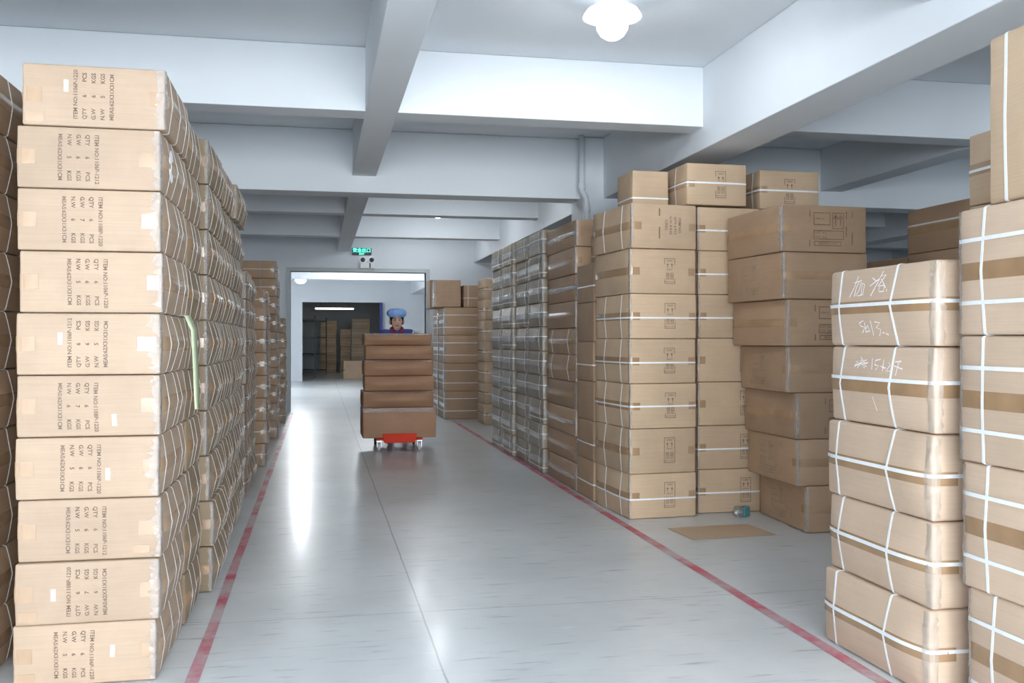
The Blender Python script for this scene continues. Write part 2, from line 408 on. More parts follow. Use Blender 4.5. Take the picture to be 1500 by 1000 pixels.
# ------------------------------------------------------------------ cartons
class Carton:
    """one carton pattern: its body, and the tape, straps, film and print that lie on its bulging faces"""
    def __init__(s, W, D, H, seam='x', bx=0.02, by=0.006, seed=0, mat='board_tan', r=0.007, skew=0.0):
        s.W, s.D, s.H, s.seam, s.bx, s.by, s.seed, s.r = W, D, H, seam, bx, by, seed, r
        s.mat = M[mat]; s.parts = []
        s.body = s._body()
    def warp(s, p):
        x, y, z = p
        u, v, w = 2 * x / s.W, 2 * y / s.D, 2 * z / s.H - 1
        u = max(-1, min(1, u)); v = max(-1, min(1, v)); w = max(-1, min(1, w))
        tent = lambda t: (1 - abs(t)) * (1 + 0.25 * abs(t))
        dome = lambda t: 1 - t * t
        rim = lambda t: 1 - abs(t) ** 5
        dx = s.bx * (tent(w) if s.seam == 'x' else dome(w)) * rim(v) * u ** 3
        dy = s.by * (tent(w) if s.seam == 'y' else dome(w)) * rim(u) * v ** 3
        n = noise.noise_vector(Vector((x * 4.5, y * 4.5, z * 4.5)) + Vector((s.seed * 11.3, s.seed * 5.1, s.seed * 2.7)))
        k = dome(w) * 0.6 + 0.4 * (1 - w ** 8)
        return Vector((x + dx + n.x * 0.005 * k, y + dy + n.y * 0.004 * k, z))
    def _coords(s, half, r, n):
        a = [-half, -half + 0.5 * r, -half + r]
        inner = [(-half + r) + (2 * half - 2 * r) * i / n for i in range(1, n)]
        return a + inner + [-q for q in reversed(a)]
    def _body(s):
        hx, hy, hz, r = s.W / 2, s.D / 2, s.H / 2, s.r
        xs, ys, zs = s._coords(hx, r, 6), s._coords(hy, r, 8), s._coords(hz, r, 6)
        verts, idx, faces = [], {}, []
        def vid(x, y, z):
            k = (round(x, 5), round(y, 5), round(z, 5))
            if k not in idx:
                p = Vector((x, y, z))
                q = Vector((max(-hx + r, min(hx - r, x)), max(-hy + r, min(hy - r, y)), max(-hz + r, min(hz - r, z))))
                d = p - q
                if d.length > 1e-9: p = q + d.normalized() * r
                idx[k] = len(verts); verts.append(s.warp((p.x, p.y, p.z + hz)))
            return idx[k]
        def grid(A, B, fn, flip):
            for i in range(len(A) - 1):
                for j in range(len(B) - 1):
                    q = [fn(A[i], B[j]), fn(A[i + 1], B[j]), fn(A[i + 1], B[j + 1]), fn(A[i], B[j + 1])]
                    faces.append(tuple(reversed(q)) if flip else tuple(q))
        grid(ys, zs, lambda a, b: vid(hx, a, b), False); grid(ys, zs, lambda a, b: vid(-hx, a, b), True)
        grid(xs, zs, lambda a, b: vid(a, -hy, b), False); grid(xs, zs, lambda a, b: vid(a, hy, b), True)
        grid(xs, ys, lambda a, b: vid(a, b, hz), False); grid(xs, ys, lambda a, b: vid(a, b, -hz), True)
        return mesh('carton_body', verts, faces, s.mat, True)
    # --- ribbons
    def _sweep(s, path, wdir, width, th, off, name, mat, nw=1, crinkle=0.0, closed=False, hook=None):
        """path: (point, outward normal) on the plain box; wdir: width direction"""
        V, F = [], []; wd = Vector(wdir); m = nw + 1
        for (p, nr) in path:
            p, nr = Vector(p), Vector(nr).normalized()
            for k in range(m):
                q = p + wd * (width * (k / nw - 0.5))
                if hook: q = hook(q)
                e = off
                if crinkle:
                    e += crinkle * (0.5 + noise.noise(Vector((q.x * 45, q.y * 45, q.z * 26 + s.seed))))
                if abs(nr.z) > 0.5: e = min(e, 0.0014)
                V.append(s.warp(q) + nr * e)
        ni = len(path)
        top = len(V)
        for (p, nr) in path:
            p, nr = Vector(p), Vector(nr).normalized()
            for k in range(m):
                q = p + wd * (width * (k / nw - 0.5)); i = len(V) - top
                V.append(V[i] - nr * th)
        last = ni if closed else ni - 1
        for i in range(last):
            a, b = i * m, ((i + 1) % ni) * m
            for k in range(nw):
                F.append((a + k, b + k, b + k + 1, a + k + 1))
                F.append((top + a + k, top + a + k + 1, top + b + k + 1, top + b + k))
            F.append((a, top + a, top + b, b)); F.append((a + nw, b + nw, top + b + nw, top + a + nw))
        if not closed:
            for a in (0, (ni - 1) * m):
                for k in range(nw):
                    F.append((a + k, a + k + 1, top + a + k + 1, top + a + k))
        me = mesh(name, V, F, M[mat], True); me.set_sharp_from_angle(angle=math.radians(55))
        s.parts.append((name, me))
    def _loop(s, ax_a, ha, ax_b, hb, ca, cb, fixed, n=10, r=0.008):
        """rounded loop round two axes, as (point, normal)"""
        out = []
        A, B = Vector(ax_a), Vector(ax_b); C = Vector(fixed)
        def pt(a, b, na, nb): out.append((C + A * (ca + a) + B * (cb + b), A * na + B * nb))
        for i in range(n + 1): pt(ha, -hb + r + (2 * hb - 2 * r) * i / n, 1, 0)
        pt(ha - .3 * r, hb - .3 * r, 1, 1)
        for i in range(5): pt(ha - r - (2 * ha - 2 * r) * i / 4, hb, 0, 1)
        pt(-ha + .3 * r, hb - .3 * r, -1, 1)
        for i in range(n + 1): pt(-ha, hb - r - (2 * hb - 2 * r) * i / n, -1, 0)
        pt(-ha + .3 * r, -hb + .3 * r, -1, -1)
        for i in range(5): pt(-ha + r + (2 * ha - 2 * r) * i / 4, -hb, 0, -1)
        pt(ha - .3 * r, -hb + .3 * r, 1, -1)
        return out
    def strap_y(s, y, w=0.011, mat='strap', lean=0.0, off=0.0022):      # stands upright, runs round the x faces
        p = s._loop((1, 0, 0), s.W / 2, (0, 0, 1), s.H / 2, 0, s.H / 2, (0, y, 0), 8)
        if lean:
            p = [(q + Vector((0, lean * abs(2 * q.z / s.H - 1), 0)), n) for q, n in p]
        s._sweep(p, (0, 1, 0), w, 0.0012, off, 'strap', mat, closed=True); return s
    def strap_x(s, x, w=0.011, mat='strap', off=0.0022):                # upright, round the y faces
        p = s._loop((0, 1, 0), s.D / 2, (0, 0, 1), s.H / 2, 0, s.H / 2, (x, 0, 0), 8)
        s._sweep(p, (1, 0, 0), w, 0.0012, off, 'strap', mat, closed=True); return s
    def strap_z(s, z, w=0.011, mat='strap', off=0.0034):                # lies level
        p = s._loop((1, 0, 0), s.W / 2, (0, 1, 0), s.D / 2, 0, 0, (0, 0, z), 12)
        s._sweep(p, (0, 0, 1), w, 0.0012, off, 'strap', mat, closed=True); return s
    def tape_on(s, side, width=0.05, wrap=0.075, mat='tape', z=None, name='packing_tape', off=0.0011, crinkle=0.0):
        """tape along the mid-height seam of face side ('+x','-x','+y','-y'), ends folded round the corners"""
        z = s.H / 2 if z is None else z
        sg = 1 if side[0] == '+' else -1
        path = []
        if side[1] == 'x':
            for i in range(3): path.append(((sg * (s.W / 2 - wrap + wrap * i / 3), -s.D / 2, z), (0, -1, 0)))
            path.append(((sg * (s.W / 2 - .002), -s.D / 2 + .002, z), (sg, -1, 0)))
            for i in range(13): path.append(((sg * s.W / 2, -s.D / 2 + .006 + (s.D - .012) * i / 12, z), (sg, 0, 0)))
            path.append(((sg * (s.W / 2 - .002), s.D / 2 - .002, z), (sg, 1, 0)))
            for i in range(2, -1, -1): path.append(((sg * (s.W / 2 - wrap + wrap * i / 3), s.D / 2, z), (0, 1, 0)))
        else:
            for i in range(3): path.append(((-s.W / 2, sg * (s.D / 2 - wrap + wrap * i / 3), z), (-1, 0, 0)))
            path.append(((-s.W / 2 + .002, sg * (s.D / 2 - .002), z), (-1, sg, 0)))
            for i in range(13): path.append(((-s.W / 2 + .006 + (s.W - .012) * i / 12, sg * s.D / 2, z), (0, sg, 0)))
            path.append(((s.W / 2 - .002, sg * (s.D / 2 - .002), z), (1, sg, 0)))
            for i in range(2, -1, -1): path.append(((s.W / 2, sg * (s.D / 2 - wrap + wrap * i / 3), z), (1, 0, 0)))
        s._sweep(path, (0, 0, 1), width, 0.0006, off, name, mat, nw=4, crinkle=crinkle); return s
    def patch(s, face, a0, a1, z0, z1, mat='tape_pale', name='tape_patch', off=0.0014):
        """short piece of tape or a sticker lying on one face; a runs along the face"""
        n = 4; path = []
        for i in range(n + 1):
            a = a0 + (a1 - a0) * i / n; zc = (z0 + z1) / 2
            if face[1] == 'y':
                sg = 1 if face[0] == '+' else -1
                path.append(((a, sg * s.D / 2, zc), (0, sg, 0)))
            else:
                sg = 1 if face[0] == '+' else -1
                path.append(((sg * s.W / 2, a, zc), (sg, 0, 0)))
        s._sweep(path, (0, 0, 1), z1 - z0, 0.0006, off, name, mat, nw=3); return s
    def edge_film(s, cx, cy, a=0.02, b=0.022, mat='film', ragged=0.55):
        """clear film folded round an upright edge (cx, cy = signs)"""
        path = []
        X, Y = cx * s.W / 2, cy * s.D / 2
        for i in range(4): path.append(((X - cx * a * (1 - i / 4), Y, s.H / 2), (0, cy, 0)))
        path.append(((X - cx * .002, Y - cy * .002, s.H / 2), (cx, cy, 0)))
        for i in range(1, 5): path.append(((X, Y - cy * b * i / 4, s.H / 2), (cx, 0, 0)))
        def torn(q):                     # uneven torn margin on the end face
            k = 1 - ragged * (0.5 + 0.9 * noise.noise(Vector((q.z * 80, s.seed * 3.1, cx))))
            return Vector((X + (q.x - X) * max(0.1, k), q.y, q.z))
        s._sweep(path, (0, 0, 1), s.H * 0.97, 0.0005, 0.0016, 'edge_film', mat, nw=22, crinkle=0.004, hook=torn); return s
    def sheet(s, face, z0, z1, mat='wrap', name='film_wrap', off=0.0035, crinkle=0.004, inset=0.01):
        sg = 1 if face[0] == '+' else -1; path = []
        L = s.D if face[1] == 'x' else s.W
        for i in range(15):
            a = -L / 2 + inset + (L - 2 * inset) * i / 14
            path.append((((sg * s.W / 2, a, (z0 + z1) / 2) if face[1] == 'x' else (a, sg * s.D / 2, (z0 + z1) / 2)), ((sg, 0, 0) if face[1] == 'x' else (0, sg, 0))))
        s._sweep(path, (0, 0, 1), z1 - z0, 0.0005, off, name, mat, nw=8, crinkle=crinkle); return s
    def mark(s, face, shape, mat='ink', name='printed_marking', off=0.0016):
        """flat shape (horizontal as read, height from the carton's base) laid on a face"""
        V = []
        for a, z in shape[0]:
            if face == '-y': V.append(s.warp((a, -s.D / 2, z)) + Vector((0, -off, 0)))
            elif face == '-x': V.append(s.warp((-s.W / 2, -a, z)) + Vector((-off, 0, 0)))
            elif face == '+x': V.append(s.warp((s.W / 2, a, z)) + Vector((off, 0, 0)))
        me = mesh(name, V, shape[1], M[mat])
        s.parts.append((name, me)); return s
    def place(s, loc, rotz, label, group):
        root = empty('cardboard_carton', loc, rotz)
        tag(root, label, 'carton', group)
        obj('carton_body', s.body, root)
        for n, me in s.parts:
            obj(n, me, root)
        return root

ORD = ['lowest'] + [w + ' up' for w in ('second', 'third', 'fourth', 'fifth', 'sixth', 'seventh', 'eighth', 'ninth', 'tenth', 'eleventh')]
def ordinal(i, n):
    return 'topmost' if i == n - 1 else ORD[i]

def stack(kinds, cx, cy, n, fmt, group, rot=0.0, jit=0.008, jr=0.9, z0=0.0, order=None, gap=0.0035, lean=(0, 0), offs=None, tot=None, first=0):
    """n cartons one on another; fmt holds {o}"""
    z = z0 + 0.003
    rng = random.Random(int(cx * 1000) * 31 + int(cy * 1000))
    tot = tot or n
    for i in range(n):
        k = kinds[order[i] if order else rng.randrange(len(kinds))]
        dx, dy = rng.uniform(-jit, jit), rng.uniform(-jit, jit)
        if offs and i in offs: dx += offs[i][0]; dy += offs[i][1]
        r = rot + math.radians(rng.uniform(-jr, jr))
        if offs and i in offs and len(offs[i]) > 2: r += math.radians(offs[i][2])
        k.place((cx + dx + lean[0] * i, cy + dy + lean[1] * i, z), r, fmt.format(o=ordinal(i + first, tot)), group)
        z += k.H + gap
    return z

# print on the ends of the front stack
def item_block(k):
    names = ['1106P-1220', '1108P-1220', '1106P-1212', '1106P-1210']
    g = [('6', '5'), ('7', '6'), ('6', '5'), ('8', '7')][k % 4]
    rows = [('ITEM NO:' + names[k % 4], -0.088, 0.064, 0.0205, 'LEFT'),
            ('QTY', -0.088, 0.032, 0.021, 'LEFT'), ('6', 0.0, 0.032, 0.021, 'CENTER'), ('PCS', 0.088, 0.032, 0.021, 'RIGHT'),
            ('G.W', -0.088, 0.0, 0.021, 'LEFT'), (g[0], 0.0, 0.0, 0.021, 'CENTER'), ('KGS', 0.088, 0.0, 0.021, 'RIGHT'),
            ('N.W', -0.088, -0.032, 0.021, 'LEFT'), (g[1], 0.0, -0.032, 0.021, 'CENTER'), ('KGS', 0.088, -0.032, 0.021, 'RIGHT'),
            ('MEAS:62X31X31CM', -0.088, -0.064, 0.0205, 'LEFT')]
    return text_shape(rows)
ITEM = [item_block(k) for k in range(3)]

def care_panel(w, h, f=0.004):
    """tall framed care panel: lettering, arrows, glass, sheltering roof"""
    sh = [frame_shape(-w / 2, -h / 2, w / 2, h / 2, f)]
    sh.append(text_shape([('C/NO', 0, h * 0.40, w * 0.22, 'CENTER'), ('MADE IN CHINA', 0, -h * 0.42, w * 0.115, 'CENTER'), ('KEEP DRY', 0, h * 0.05, w * 0.13, 'CENTER')]))
    for sx in (-1, 1):
        x = sx * w * 0.2; y = h * 0.2
        sh.append(stroke_shape([[(x, y - h * .08), (x, y + h * .08)], [(x - w * .09, y + h * .03), (x, y + h * .09)], [(x + w * .09, y + h * .03), (x, y + h * .09)]], f * 1.3))
        sh.append(frame_shape(x - w * .14, -h * .33, x + w * .14, -h * .08, f * 0.8))
    sh.append(stroke_shape([[(-w * .2, -h * .3), (-w * .2, -h * .2), (-w * .28, -h * .12), (-w * .12, -h * .12), (-w * .2, -h * .2)], [(w * .1, -h * .2), (w * .2, -h * .11), (w * .3, -h * .2), (w * .1, -h * .2)], [(w * .2, -h * .2), (w * .2, -h * .3)]], f))
    return join2(*sh)

def big_panel(w, h, f=0.010):
    sh = [stroke_shape([[(-w / 2, h / 2), (-w / 2, -h / 2)], [(w / 2, h / 2), (w / 2, -h * .42)], [(w * .36, h / 2), (w * .36, -h * .2)]], f),
          frame_shape(-w * .42, h * .10, -w * .02, h * .46, f * .7), frame_shape(w * .02, h * .0, w * .30, h * .46, f * .7),
          frame_shape(-w * .42, -h * .30, w * .30, -h * .04, f * .7), frame_shape(-w * .40, -h * .48, w * .24, -h * .34, f * .7)]
    sh.append(text_shape([('ITEM NO.', -w * .38, h * .28, h * .07, 'LEFT'), ('QTY   PCS', -w * .38, -h * .12, h * .075, 'LEFT'), ('G.W.   KGS', -w * .38, -h * .23, h * .075, 'LEFT'),
                          ('MADE IN CHINA', -w * .08, -h * .41, h * .075, 'CENTER')]))
    for sx in (0.1, 0.22):
        sh.append(stroke_shape([[(w * sx, h * .08), (w * sx, h * .38)], [(w * (sx - .05), h * .28), (w * sx, h * .39)], [(w * (sx + .05), h * .28), (w * sx, h * .39)]], f))
    return join2(*sh)

# ---- left row
Wl, Dl, Hl = 0.505, 0.69, 0.2295
front_kinds = []
SIDEWAYS = -PI / 2
for k in range(10):                     # the ten printed ends facing the camera
    c = Carton(Wl, Dl, Hl, 'x', 0.020 + 0.004 * (k % 3), 0.003, seed=k + 1, mat='board_print')
    c.tape_on('+x', 0.055, 0.055 + 0.012 * (k % 3), 'tape_pale').tape_on('-x', 0.055, 0.065, 'tape_pale')
    up = k in (0, 2, 3, 4, 7, 8) and k not in (2,)
    flip = k in (1, 5, 9)               # print standing on its other end
    c.mark('-y', rot2(ITEM[k % 3], SIDEWAYS if not flip else PI / 2, -0.02 + 0.012 * ((k * 3) % 4 - 1.5), Hl / 2), 'ink')
    if k in (0, 1, 3, 4, 5, 9):
        sx, sz = {0: (0.10, .12), 1: (-0.12, .11), 3: (0.07, .09), 4: (0.09, .06), 5: (-0.10, .135), 9: (-0.10, .15)}[k]
        c.patch('-y', sx - 0.008, sx + 0.008, sz - 0.022, sz + 0.022, 'paper', 'sticker', 0.0018)
    if k in (9, 1, 0):
        c.patch('-y', -Wl / 2 + 0.012, -Wl / 2 + 0.075, 0.012, 0.05, 'tape_pale')
    if k == 2:
        c.patch('-y', Wl / 2 - 0.10, Wl / 2 - 0.04, 0.02, 0.05, 'tape_pale')
    c.edge_film(1, -1, 0.036 + 0.012 * (k % 2), 0.015, ragged=0.8)
    for j, y in enumerate((-0.24, -0.06, 0.10, 0.26)):
        c.strap_y(y + 0.012 * ((k + j) % 3 - 1), 0.009, 'strap_dull', lean=0.012 * ((k + j) % 3 - 1))
    front_kinds.append(c)
row_kinds = []
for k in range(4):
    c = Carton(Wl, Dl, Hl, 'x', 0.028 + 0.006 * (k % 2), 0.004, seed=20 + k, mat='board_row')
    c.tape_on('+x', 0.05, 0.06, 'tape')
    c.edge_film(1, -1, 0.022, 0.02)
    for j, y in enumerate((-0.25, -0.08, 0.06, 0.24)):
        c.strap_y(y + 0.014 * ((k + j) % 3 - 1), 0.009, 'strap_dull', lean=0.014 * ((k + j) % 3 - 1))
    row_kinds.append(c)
short_kinds = []
for k in range(3):
    c = Carton(Wl, 0.52, Hl - 0.0012, 'x', 0.022, 0.004, seed=30 + k, mat='board_row')
    c.tape_on('+x', 0.05, 0.06, 'tape')
    for j, y in enumerate((-0.17, 0.0, 0.16)):
        c.strap_y(y + 0.012 * ((k + j) % 3 - 1), 0.009, 'strap_dull', lean=0.012 * ((k + j) % 3 - 1))
    short_kinds.append(c)
film_left = []
for k in range(3):                      # film-bound cartons farther down the row
    c = Carton(0.50, 0.66, 0.2295, 'x', 0.014, 0.006, seed=40 + k, mat='board_brown')
    c.tape_on('+x', 0.05, 0.07, 'tape').edge_film(1, -1, 0.05, 0.05)
    c.strap_y(-0.12, 0.009, 'strap_dull').strap_y(0.15, 0.009, 'strap_dull').strap_z(0.12, 0.008, 'strap_dull')
    c.patch('-y', 0.02, 0.05, 0.01, 0.22, 'film', 'edge_film', 0.003)
    film_left.append(c)

GL = 'cartons stacked in the left row'
xr = -0.595
stack(front_kinds, xr - Wl / 2, 3.84 + Dl / 2, 10, 'pale carton with sideways print, {o} in the printed-end stack beside the left red line', 'printed-end cartons of the front left stack',
      jit=0.006, jr=0.5, order=list(range(10)), offs={0: (-0.012, 0), 1: (-0.008, 0), 6: (0.008, 0), 8: (-0.006, 0), 9: (0.012, 0)})
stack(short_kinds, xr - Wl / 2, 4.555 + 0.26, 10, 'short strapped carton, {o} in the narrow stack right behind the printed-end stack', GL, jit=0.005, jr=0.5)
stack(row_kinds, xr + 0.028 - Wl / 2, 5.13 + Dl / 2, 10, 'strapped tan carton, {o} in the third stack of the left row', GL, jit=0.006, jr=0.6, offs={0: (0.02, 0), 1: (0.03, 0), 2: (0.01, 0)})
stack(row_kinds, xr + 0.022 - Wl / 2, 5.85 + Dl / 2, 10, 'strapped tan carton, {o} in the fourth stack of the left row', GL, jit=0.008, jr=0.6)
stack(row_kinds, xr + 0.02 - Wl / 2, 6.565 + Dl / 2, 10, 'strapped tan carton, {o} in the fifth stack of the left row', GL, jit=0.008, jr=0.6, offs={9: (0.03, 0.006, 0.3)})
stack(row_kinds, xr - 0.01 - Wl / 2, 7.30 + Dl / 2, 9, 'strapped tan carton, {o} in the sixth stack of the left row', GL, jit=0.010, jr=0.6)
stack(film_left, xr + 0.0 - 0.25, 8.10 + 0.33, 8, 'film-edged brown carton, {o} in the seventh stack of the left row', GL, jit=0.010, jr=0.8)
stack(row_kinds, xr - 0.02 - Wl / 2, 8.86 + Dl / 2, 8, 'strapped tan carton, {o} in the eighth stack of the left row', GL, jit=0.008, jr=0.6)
stack(film_left, xr + 0.06 - 0.25, 10.1 + 0.33, 7, 'film-edged brown carton, {o} in the low stack jutting towards the left red line', GL, jit=0.010, jr=0.8)
stack(film_left, xr + 0.0 - 0.25, 11.2 + 0.33, 8, 'film-edged brown carton, {o} in the stack behind the low jutting one', GL, jit=0.010, jr=0.8)
stack(film_left, xr + 0.05 - 0.25, 12.9 + 0.33, 10, 'film-bound brown carton, {o} in the tall stack short of the left door jamb', GL, jit=0.012, jr=0.8)
stack(film_left, xr + 0.075 - 0.25, 15.2 + 0.33, 7, 'film-bound brown carton, {o} in the last low stack before the left door jamb', GL, jit=0.010, jr=0.6)
# stack cut by the picture's edge, set back from the row
edge_kinds = []
for k in range(3):
    c = Carton(Wl, Dl, 0.232, 'x', 0.024, 0.004, seed=50 + k, mat='board_brown')
    c.tape_on('+x', 0.05, 0.06, 'tape')
    for j, y in enumerate((-0.22, 0.02, 0.22)):
        c.strap_y(y, 0.010, 'strap_dull', lean=0.012 * ((k + j) % 3 - 1))
    edge_kinds.append(c)
stack(edge_kinds, -1.245 - Wl / 2, 3.83 + Dl / 2, 10, 'shaded brown carton, {o} in the stack at the picture edge behind the printed-end stack', 'shaded cartons at the picture edge', jit=0.006, jr=0.5)

# ---- right row: film-wrapped stacks along the red line
film_right = []
for k in range(4):
    c = Carton(0.44, 0.615, 0.2335, 'x', 0.016, 0.006, seed=60 + k, mat='board_dull')
    c.tape_on('-x', 0.06, 0.05, 'film', crinkle=0.004, name='clear_tape').sheet('-x', 0.012, 0.222, 'wrap')
    c.edge_film(-1, -1, 0.03, 0.03)
    c.strap_z(0.05 if k % 2 else 0.14, 0.008, 'strap_dull', off=0.0085)
    c.strap_y(-0.22, 0.008, 'strap_dull', off=0.0085)
    if k % 2: c.strap_y(0.2, 0.008, 'strap_dull', off=0.0085)
    film_right.append(c)
brown_right = []
for k in range(4):
    c = Carton(0.56, 1.05, 0.2295, 'x', 0.020, 0.006, seed=66 + k, mat='board_brown')
    c.tape_on('-x', 0.05, 0.06, 'tape')
    if k == 1: c.tape_on('-x', 0.03, 0.02, 'film', name='clear_tape', off=0.003, crinkle=0.004)
    c.edge_film(-1, -1, 0.022, 0.03)
    if k >= 2: c.strap_y(-0.3, 0.009, 'strap').strap_y(0.3, 0.009, 'strap')
    brown_right.append(c)
GR = 'film-wrapped cartons along the right red line'
X2 = 2.155
stack(film_right, X2 - 0.055 + 0.22, 10.38 + 0.32, 10, 'film-wrapped grey-brown carton, {o} in the third wrapped stack past the long brown cartons', GR, jit=0.006, jr=0.5)
stack(film_right, X2 - 0.05 + 0.22, 11.06 + 0.32, 10, 'film-wrapped grey-brown carton, {o} in the fourth wrapped stack past the long brown cartons', GR, jit=0.006, jr=0.5)
stack(film_right, X2 - 0.03 + 0.22, 9.03 + 0.32, 10, 'film-wrapped grey-brown carton, {o} in the first wrapped stack past the long brown cartons', GR, jit=0.006, jr=0.5)
stack(film_right, X2 - 0.025 + 0.22, 9.71 + 0.32, 10, 'film-wrapped grey-brown carton, {o} in the second wrapped stack past the long brown cartons', GR, jit=0.006, jr=0.4)
stack(brown_right, X2 + 0.28, 7.91 + 0.525, 10, 'long brown taped carton, {o} in the ten-high stack on the right red line', GR, jit=0.006, jr=0.4, order=[1, 0, 1, 0, 2, 3, 0, 1, 0, 1])

# ---- right: printed end stacks
care = care_panel(0.085, 0.185)
def panel_kind(seed, hz=None, bare=False, film_edge=True, wide=False):
    c = Carton(0.52, 0.70, 0.3225, 'x', 0.016, 0.005, seed=seed, mat='board_tan')
    c.tape_on('-x', 0.055, 0.075, 'tape')
    c.tape_on('+x', 0.055, 0.06, 'tape_pale')
    if wide:
        c.mark('-y', rot2(text_shape([('ITEM NO.', 0, .054, .028, 'CENTER'), ('QTY: 6 PCS', 0, .018, .026, 'CENTER'), ('G.W. 8 KGS', 0, -.018, .026, 'CENTER'), ('C/NO.', 0, -.054, .03, 'CENTER')]), SIDEWAYS, 0.07, 0.17), 'ink')
        c.mark('-y', stroke_shape([[(-0.04, 0.07), (-0.04, 0.29)]], 0.012), 'ink_panel')
    else:
        c.mark('-y', rot2(care, 0, 0.05, 0.165), 'ink')
    if not bare: c.strap_y(-0.2, 0.010).strap_y(0.12, 0.010)
    if hz: c.strap_z(hz, 0.012)
    if film_edge: c.edge_film(-1, -1, 0.014, 0.014)
    return c
pk = [panel_kind(71, 0.14), panel_kind(72), panel_kind(73, 0.16), panel_kind(74, 0.15), panel_kind(75, 0.15), panel_kind(76, bare=True), panel_kind(77, wide=True)]
GP = 'cartons with a printed care panel on the end'
stack(pk, 2.165 + 0.262, 6.60 + 0.352, 7, 'tan carton with framed print, {o} in the printed stack on the right red line', GP, rot=math.radians(4.0), jit=0.006, jr=0.6,
      order=[0, 1, 2, 3, 4, 5, 6], offs={6: (-0.01, -0.02, 3), 5: (0.0, 0.0, 1)})
def panel2(seed, hz=None, wide=False):
    c = Carton(0.50, 0.70, 0.3235, 'x', 0.012, 0.005, seed=seed, mat='board_tan')
    c.tape_on('-x', 0.055, 0.06, 'tape')
    c.mark('-y', rot2(care, 0, 0.13 if not wide else 0.02, 0.165), 'ink')
    c.strap_y(-0.17, 0.010)
    if hz: c.strap_z(hz, 0.012)
    c.edge_film(-1, -1, 0.014, 0.014)
    return c
pk2 = [panel2(81, 0.15), panel2(82, 0.15), panel2(83), panel2(84)]
stack(pk2, 2.765 + 0.25, 6.72 + 0.35, 7, 'tan carton with framed print, {o} in the shaded stack next beyond the printed one', GP, rot=math.radians(1.0), jit=0.006, jr=0.6,
      order=[1, 0, 2, 3, 0, 1, 0])
zt = 7 * 0.327 + 0.006
# three cartons lying across the tops
top_a = Carton(0.48, 0.72, 0.31, 'x', 0.012, 0.006, seed=91, mat='board_tan')
top_a.tape_on('-x', 0.05, 0.06, 'tape_pale').mark('-y', rot2(care_panel(0.085, 0.20), 0, 0.03, 0.155), 'ink').strap_z(0.165, 0.013).strap_y(-0.16, 0.011).strap_y(0.16, 0.011)
top_a.place((2.915, 7.09, zt + 0.012), math.radians(1.5), 'strapped tan carton lying on top of the two framed-print stacks', GP)
top_b = Carton(0.50, 0.62, 0.30, 'x', 0.010, 0.006, seed=92, mat='board_tan')
top_b.tape_on('-x', 0.05, 0.06, 'tape_pale').mark('-y', rot2(care_panel(0.09, 0.19), 0, 0.0, 0.14), 'ink').strap_z(0.145, 0.013).strap_y(-0.2, 0.011)
# ---- darker stack set at an angle with big printed panels
def big_kind(seed, turned):
    c = Carton(0.64, 0.76, 0.3105, 'y' if turned else 'x', 0.006 if turned else 0.018, 0.016 if turned else 0.005, seed=seed, mat='board_brown')
    if turned:
        c.tape_on('-y', 0.055, 0.07, 'tape').mark('-x', rot2(big_panel(0.34, 0.24), 0, -0.02, 0.155), 'ink_soft')
    else:
        c.tape_on('-x', 0.055, 0.07, 'tape').mark('-y', rot2(big_panel(0.32, 0.24), 0, 0.05, 0.155), 'ink_panel')
    c.edge_film(-1, -1, 0.02, 0.02)
    if seed % 2: c.patch('-y', 0.24, 0.30, 0.135, 0.175, 'tape')
    return c
bk = [big_kind(101, True), big_kind(102, False), big_kind(103, True), big_kind(104, False), big_kind(105, True)]
GB = 'brown cartons with a large printed panel'
stack(bk, 3.165 + 0.32, 5.90 + 0.38, 7, 'brown carton with large printed panel, {o} in the leaning stack behind the chalk-marked one', GB, rot=math.radians(-1), jit=0.006, jr=1.0,
      order=[0, 2, 1, 4, 3, 2, 1], offs={0: (0.05, -0.02, -2), 1: (-0.02, 0, 0), 2: (-0.04, 0.0, 2), 3: (-0.08, 0, 0), 4: (-0.13, -0.01, 3), 5: (-0.19, -0.04, 5), 6: (-0.19, -0.05, 3)}, gap=0.003)
# the rear column that the third top carton stands on
rear = Carton(0.52, 0.66, 0.3235, 'x', 0.010, 0.005, seed=112, mat='board_tan'); rear.tape_on('-x', 0.05, 0.06, 'tape')
stack([rear], 3.62, 7.24, 7, 'shaded tan carton, {o} in the stack hidden behind the large-panel stack', GP, jit=0.004, jr=0.4)
top_b.place((3.57, 7.16, zt + 0.012), math.radians(1.5), 'small strapped carton on top, behind the large-panel stack', GP)
# D: the column between the printed stack and the long brown one, and a small carton high behind
side_kinds = []
for k in range(3):
    c = Carton(0.5, 0.50, 0.3165, 'x', 0.006, 0.004, seed=120 + k, mat='board_brown')
    if k != 1: c.strap_z(0.13, 0.010)
    side_kinds.append(c)
stack(side_kinds, 2.15 + 0.25, 7.37 + 0.25, 6, 'plain brown carton, {o} in the gap column between printed and long brown stacks', GP, jit=0.003, jr=0.3)
sm = Carton(0.44, 0.50, 0.26, 'x', 0.008, 0.004, seed=130, mat='board_tan'); sm.strap_z(0.07, 0.012).tape_on('-x', 0.05, 0.05, 'tape_pale')
sm.place((2.50, 7.62, 6 * 0.32 + 0.008), math.radians(1), 'plain tan carton resting on the gap column of brown cartons', GP)
sm2 = Carton(0.29, 0.34, 0.28, 'x', 0.008, 0.004, seed=131, mat='board_tan'); sm2.strap_z(0.07, 0.012)
sm2.place((2.475, 7.12, zt + 0.012), math.radians(2), 'small strapped carton on the printed stack, beside the longer strapped one', GP)

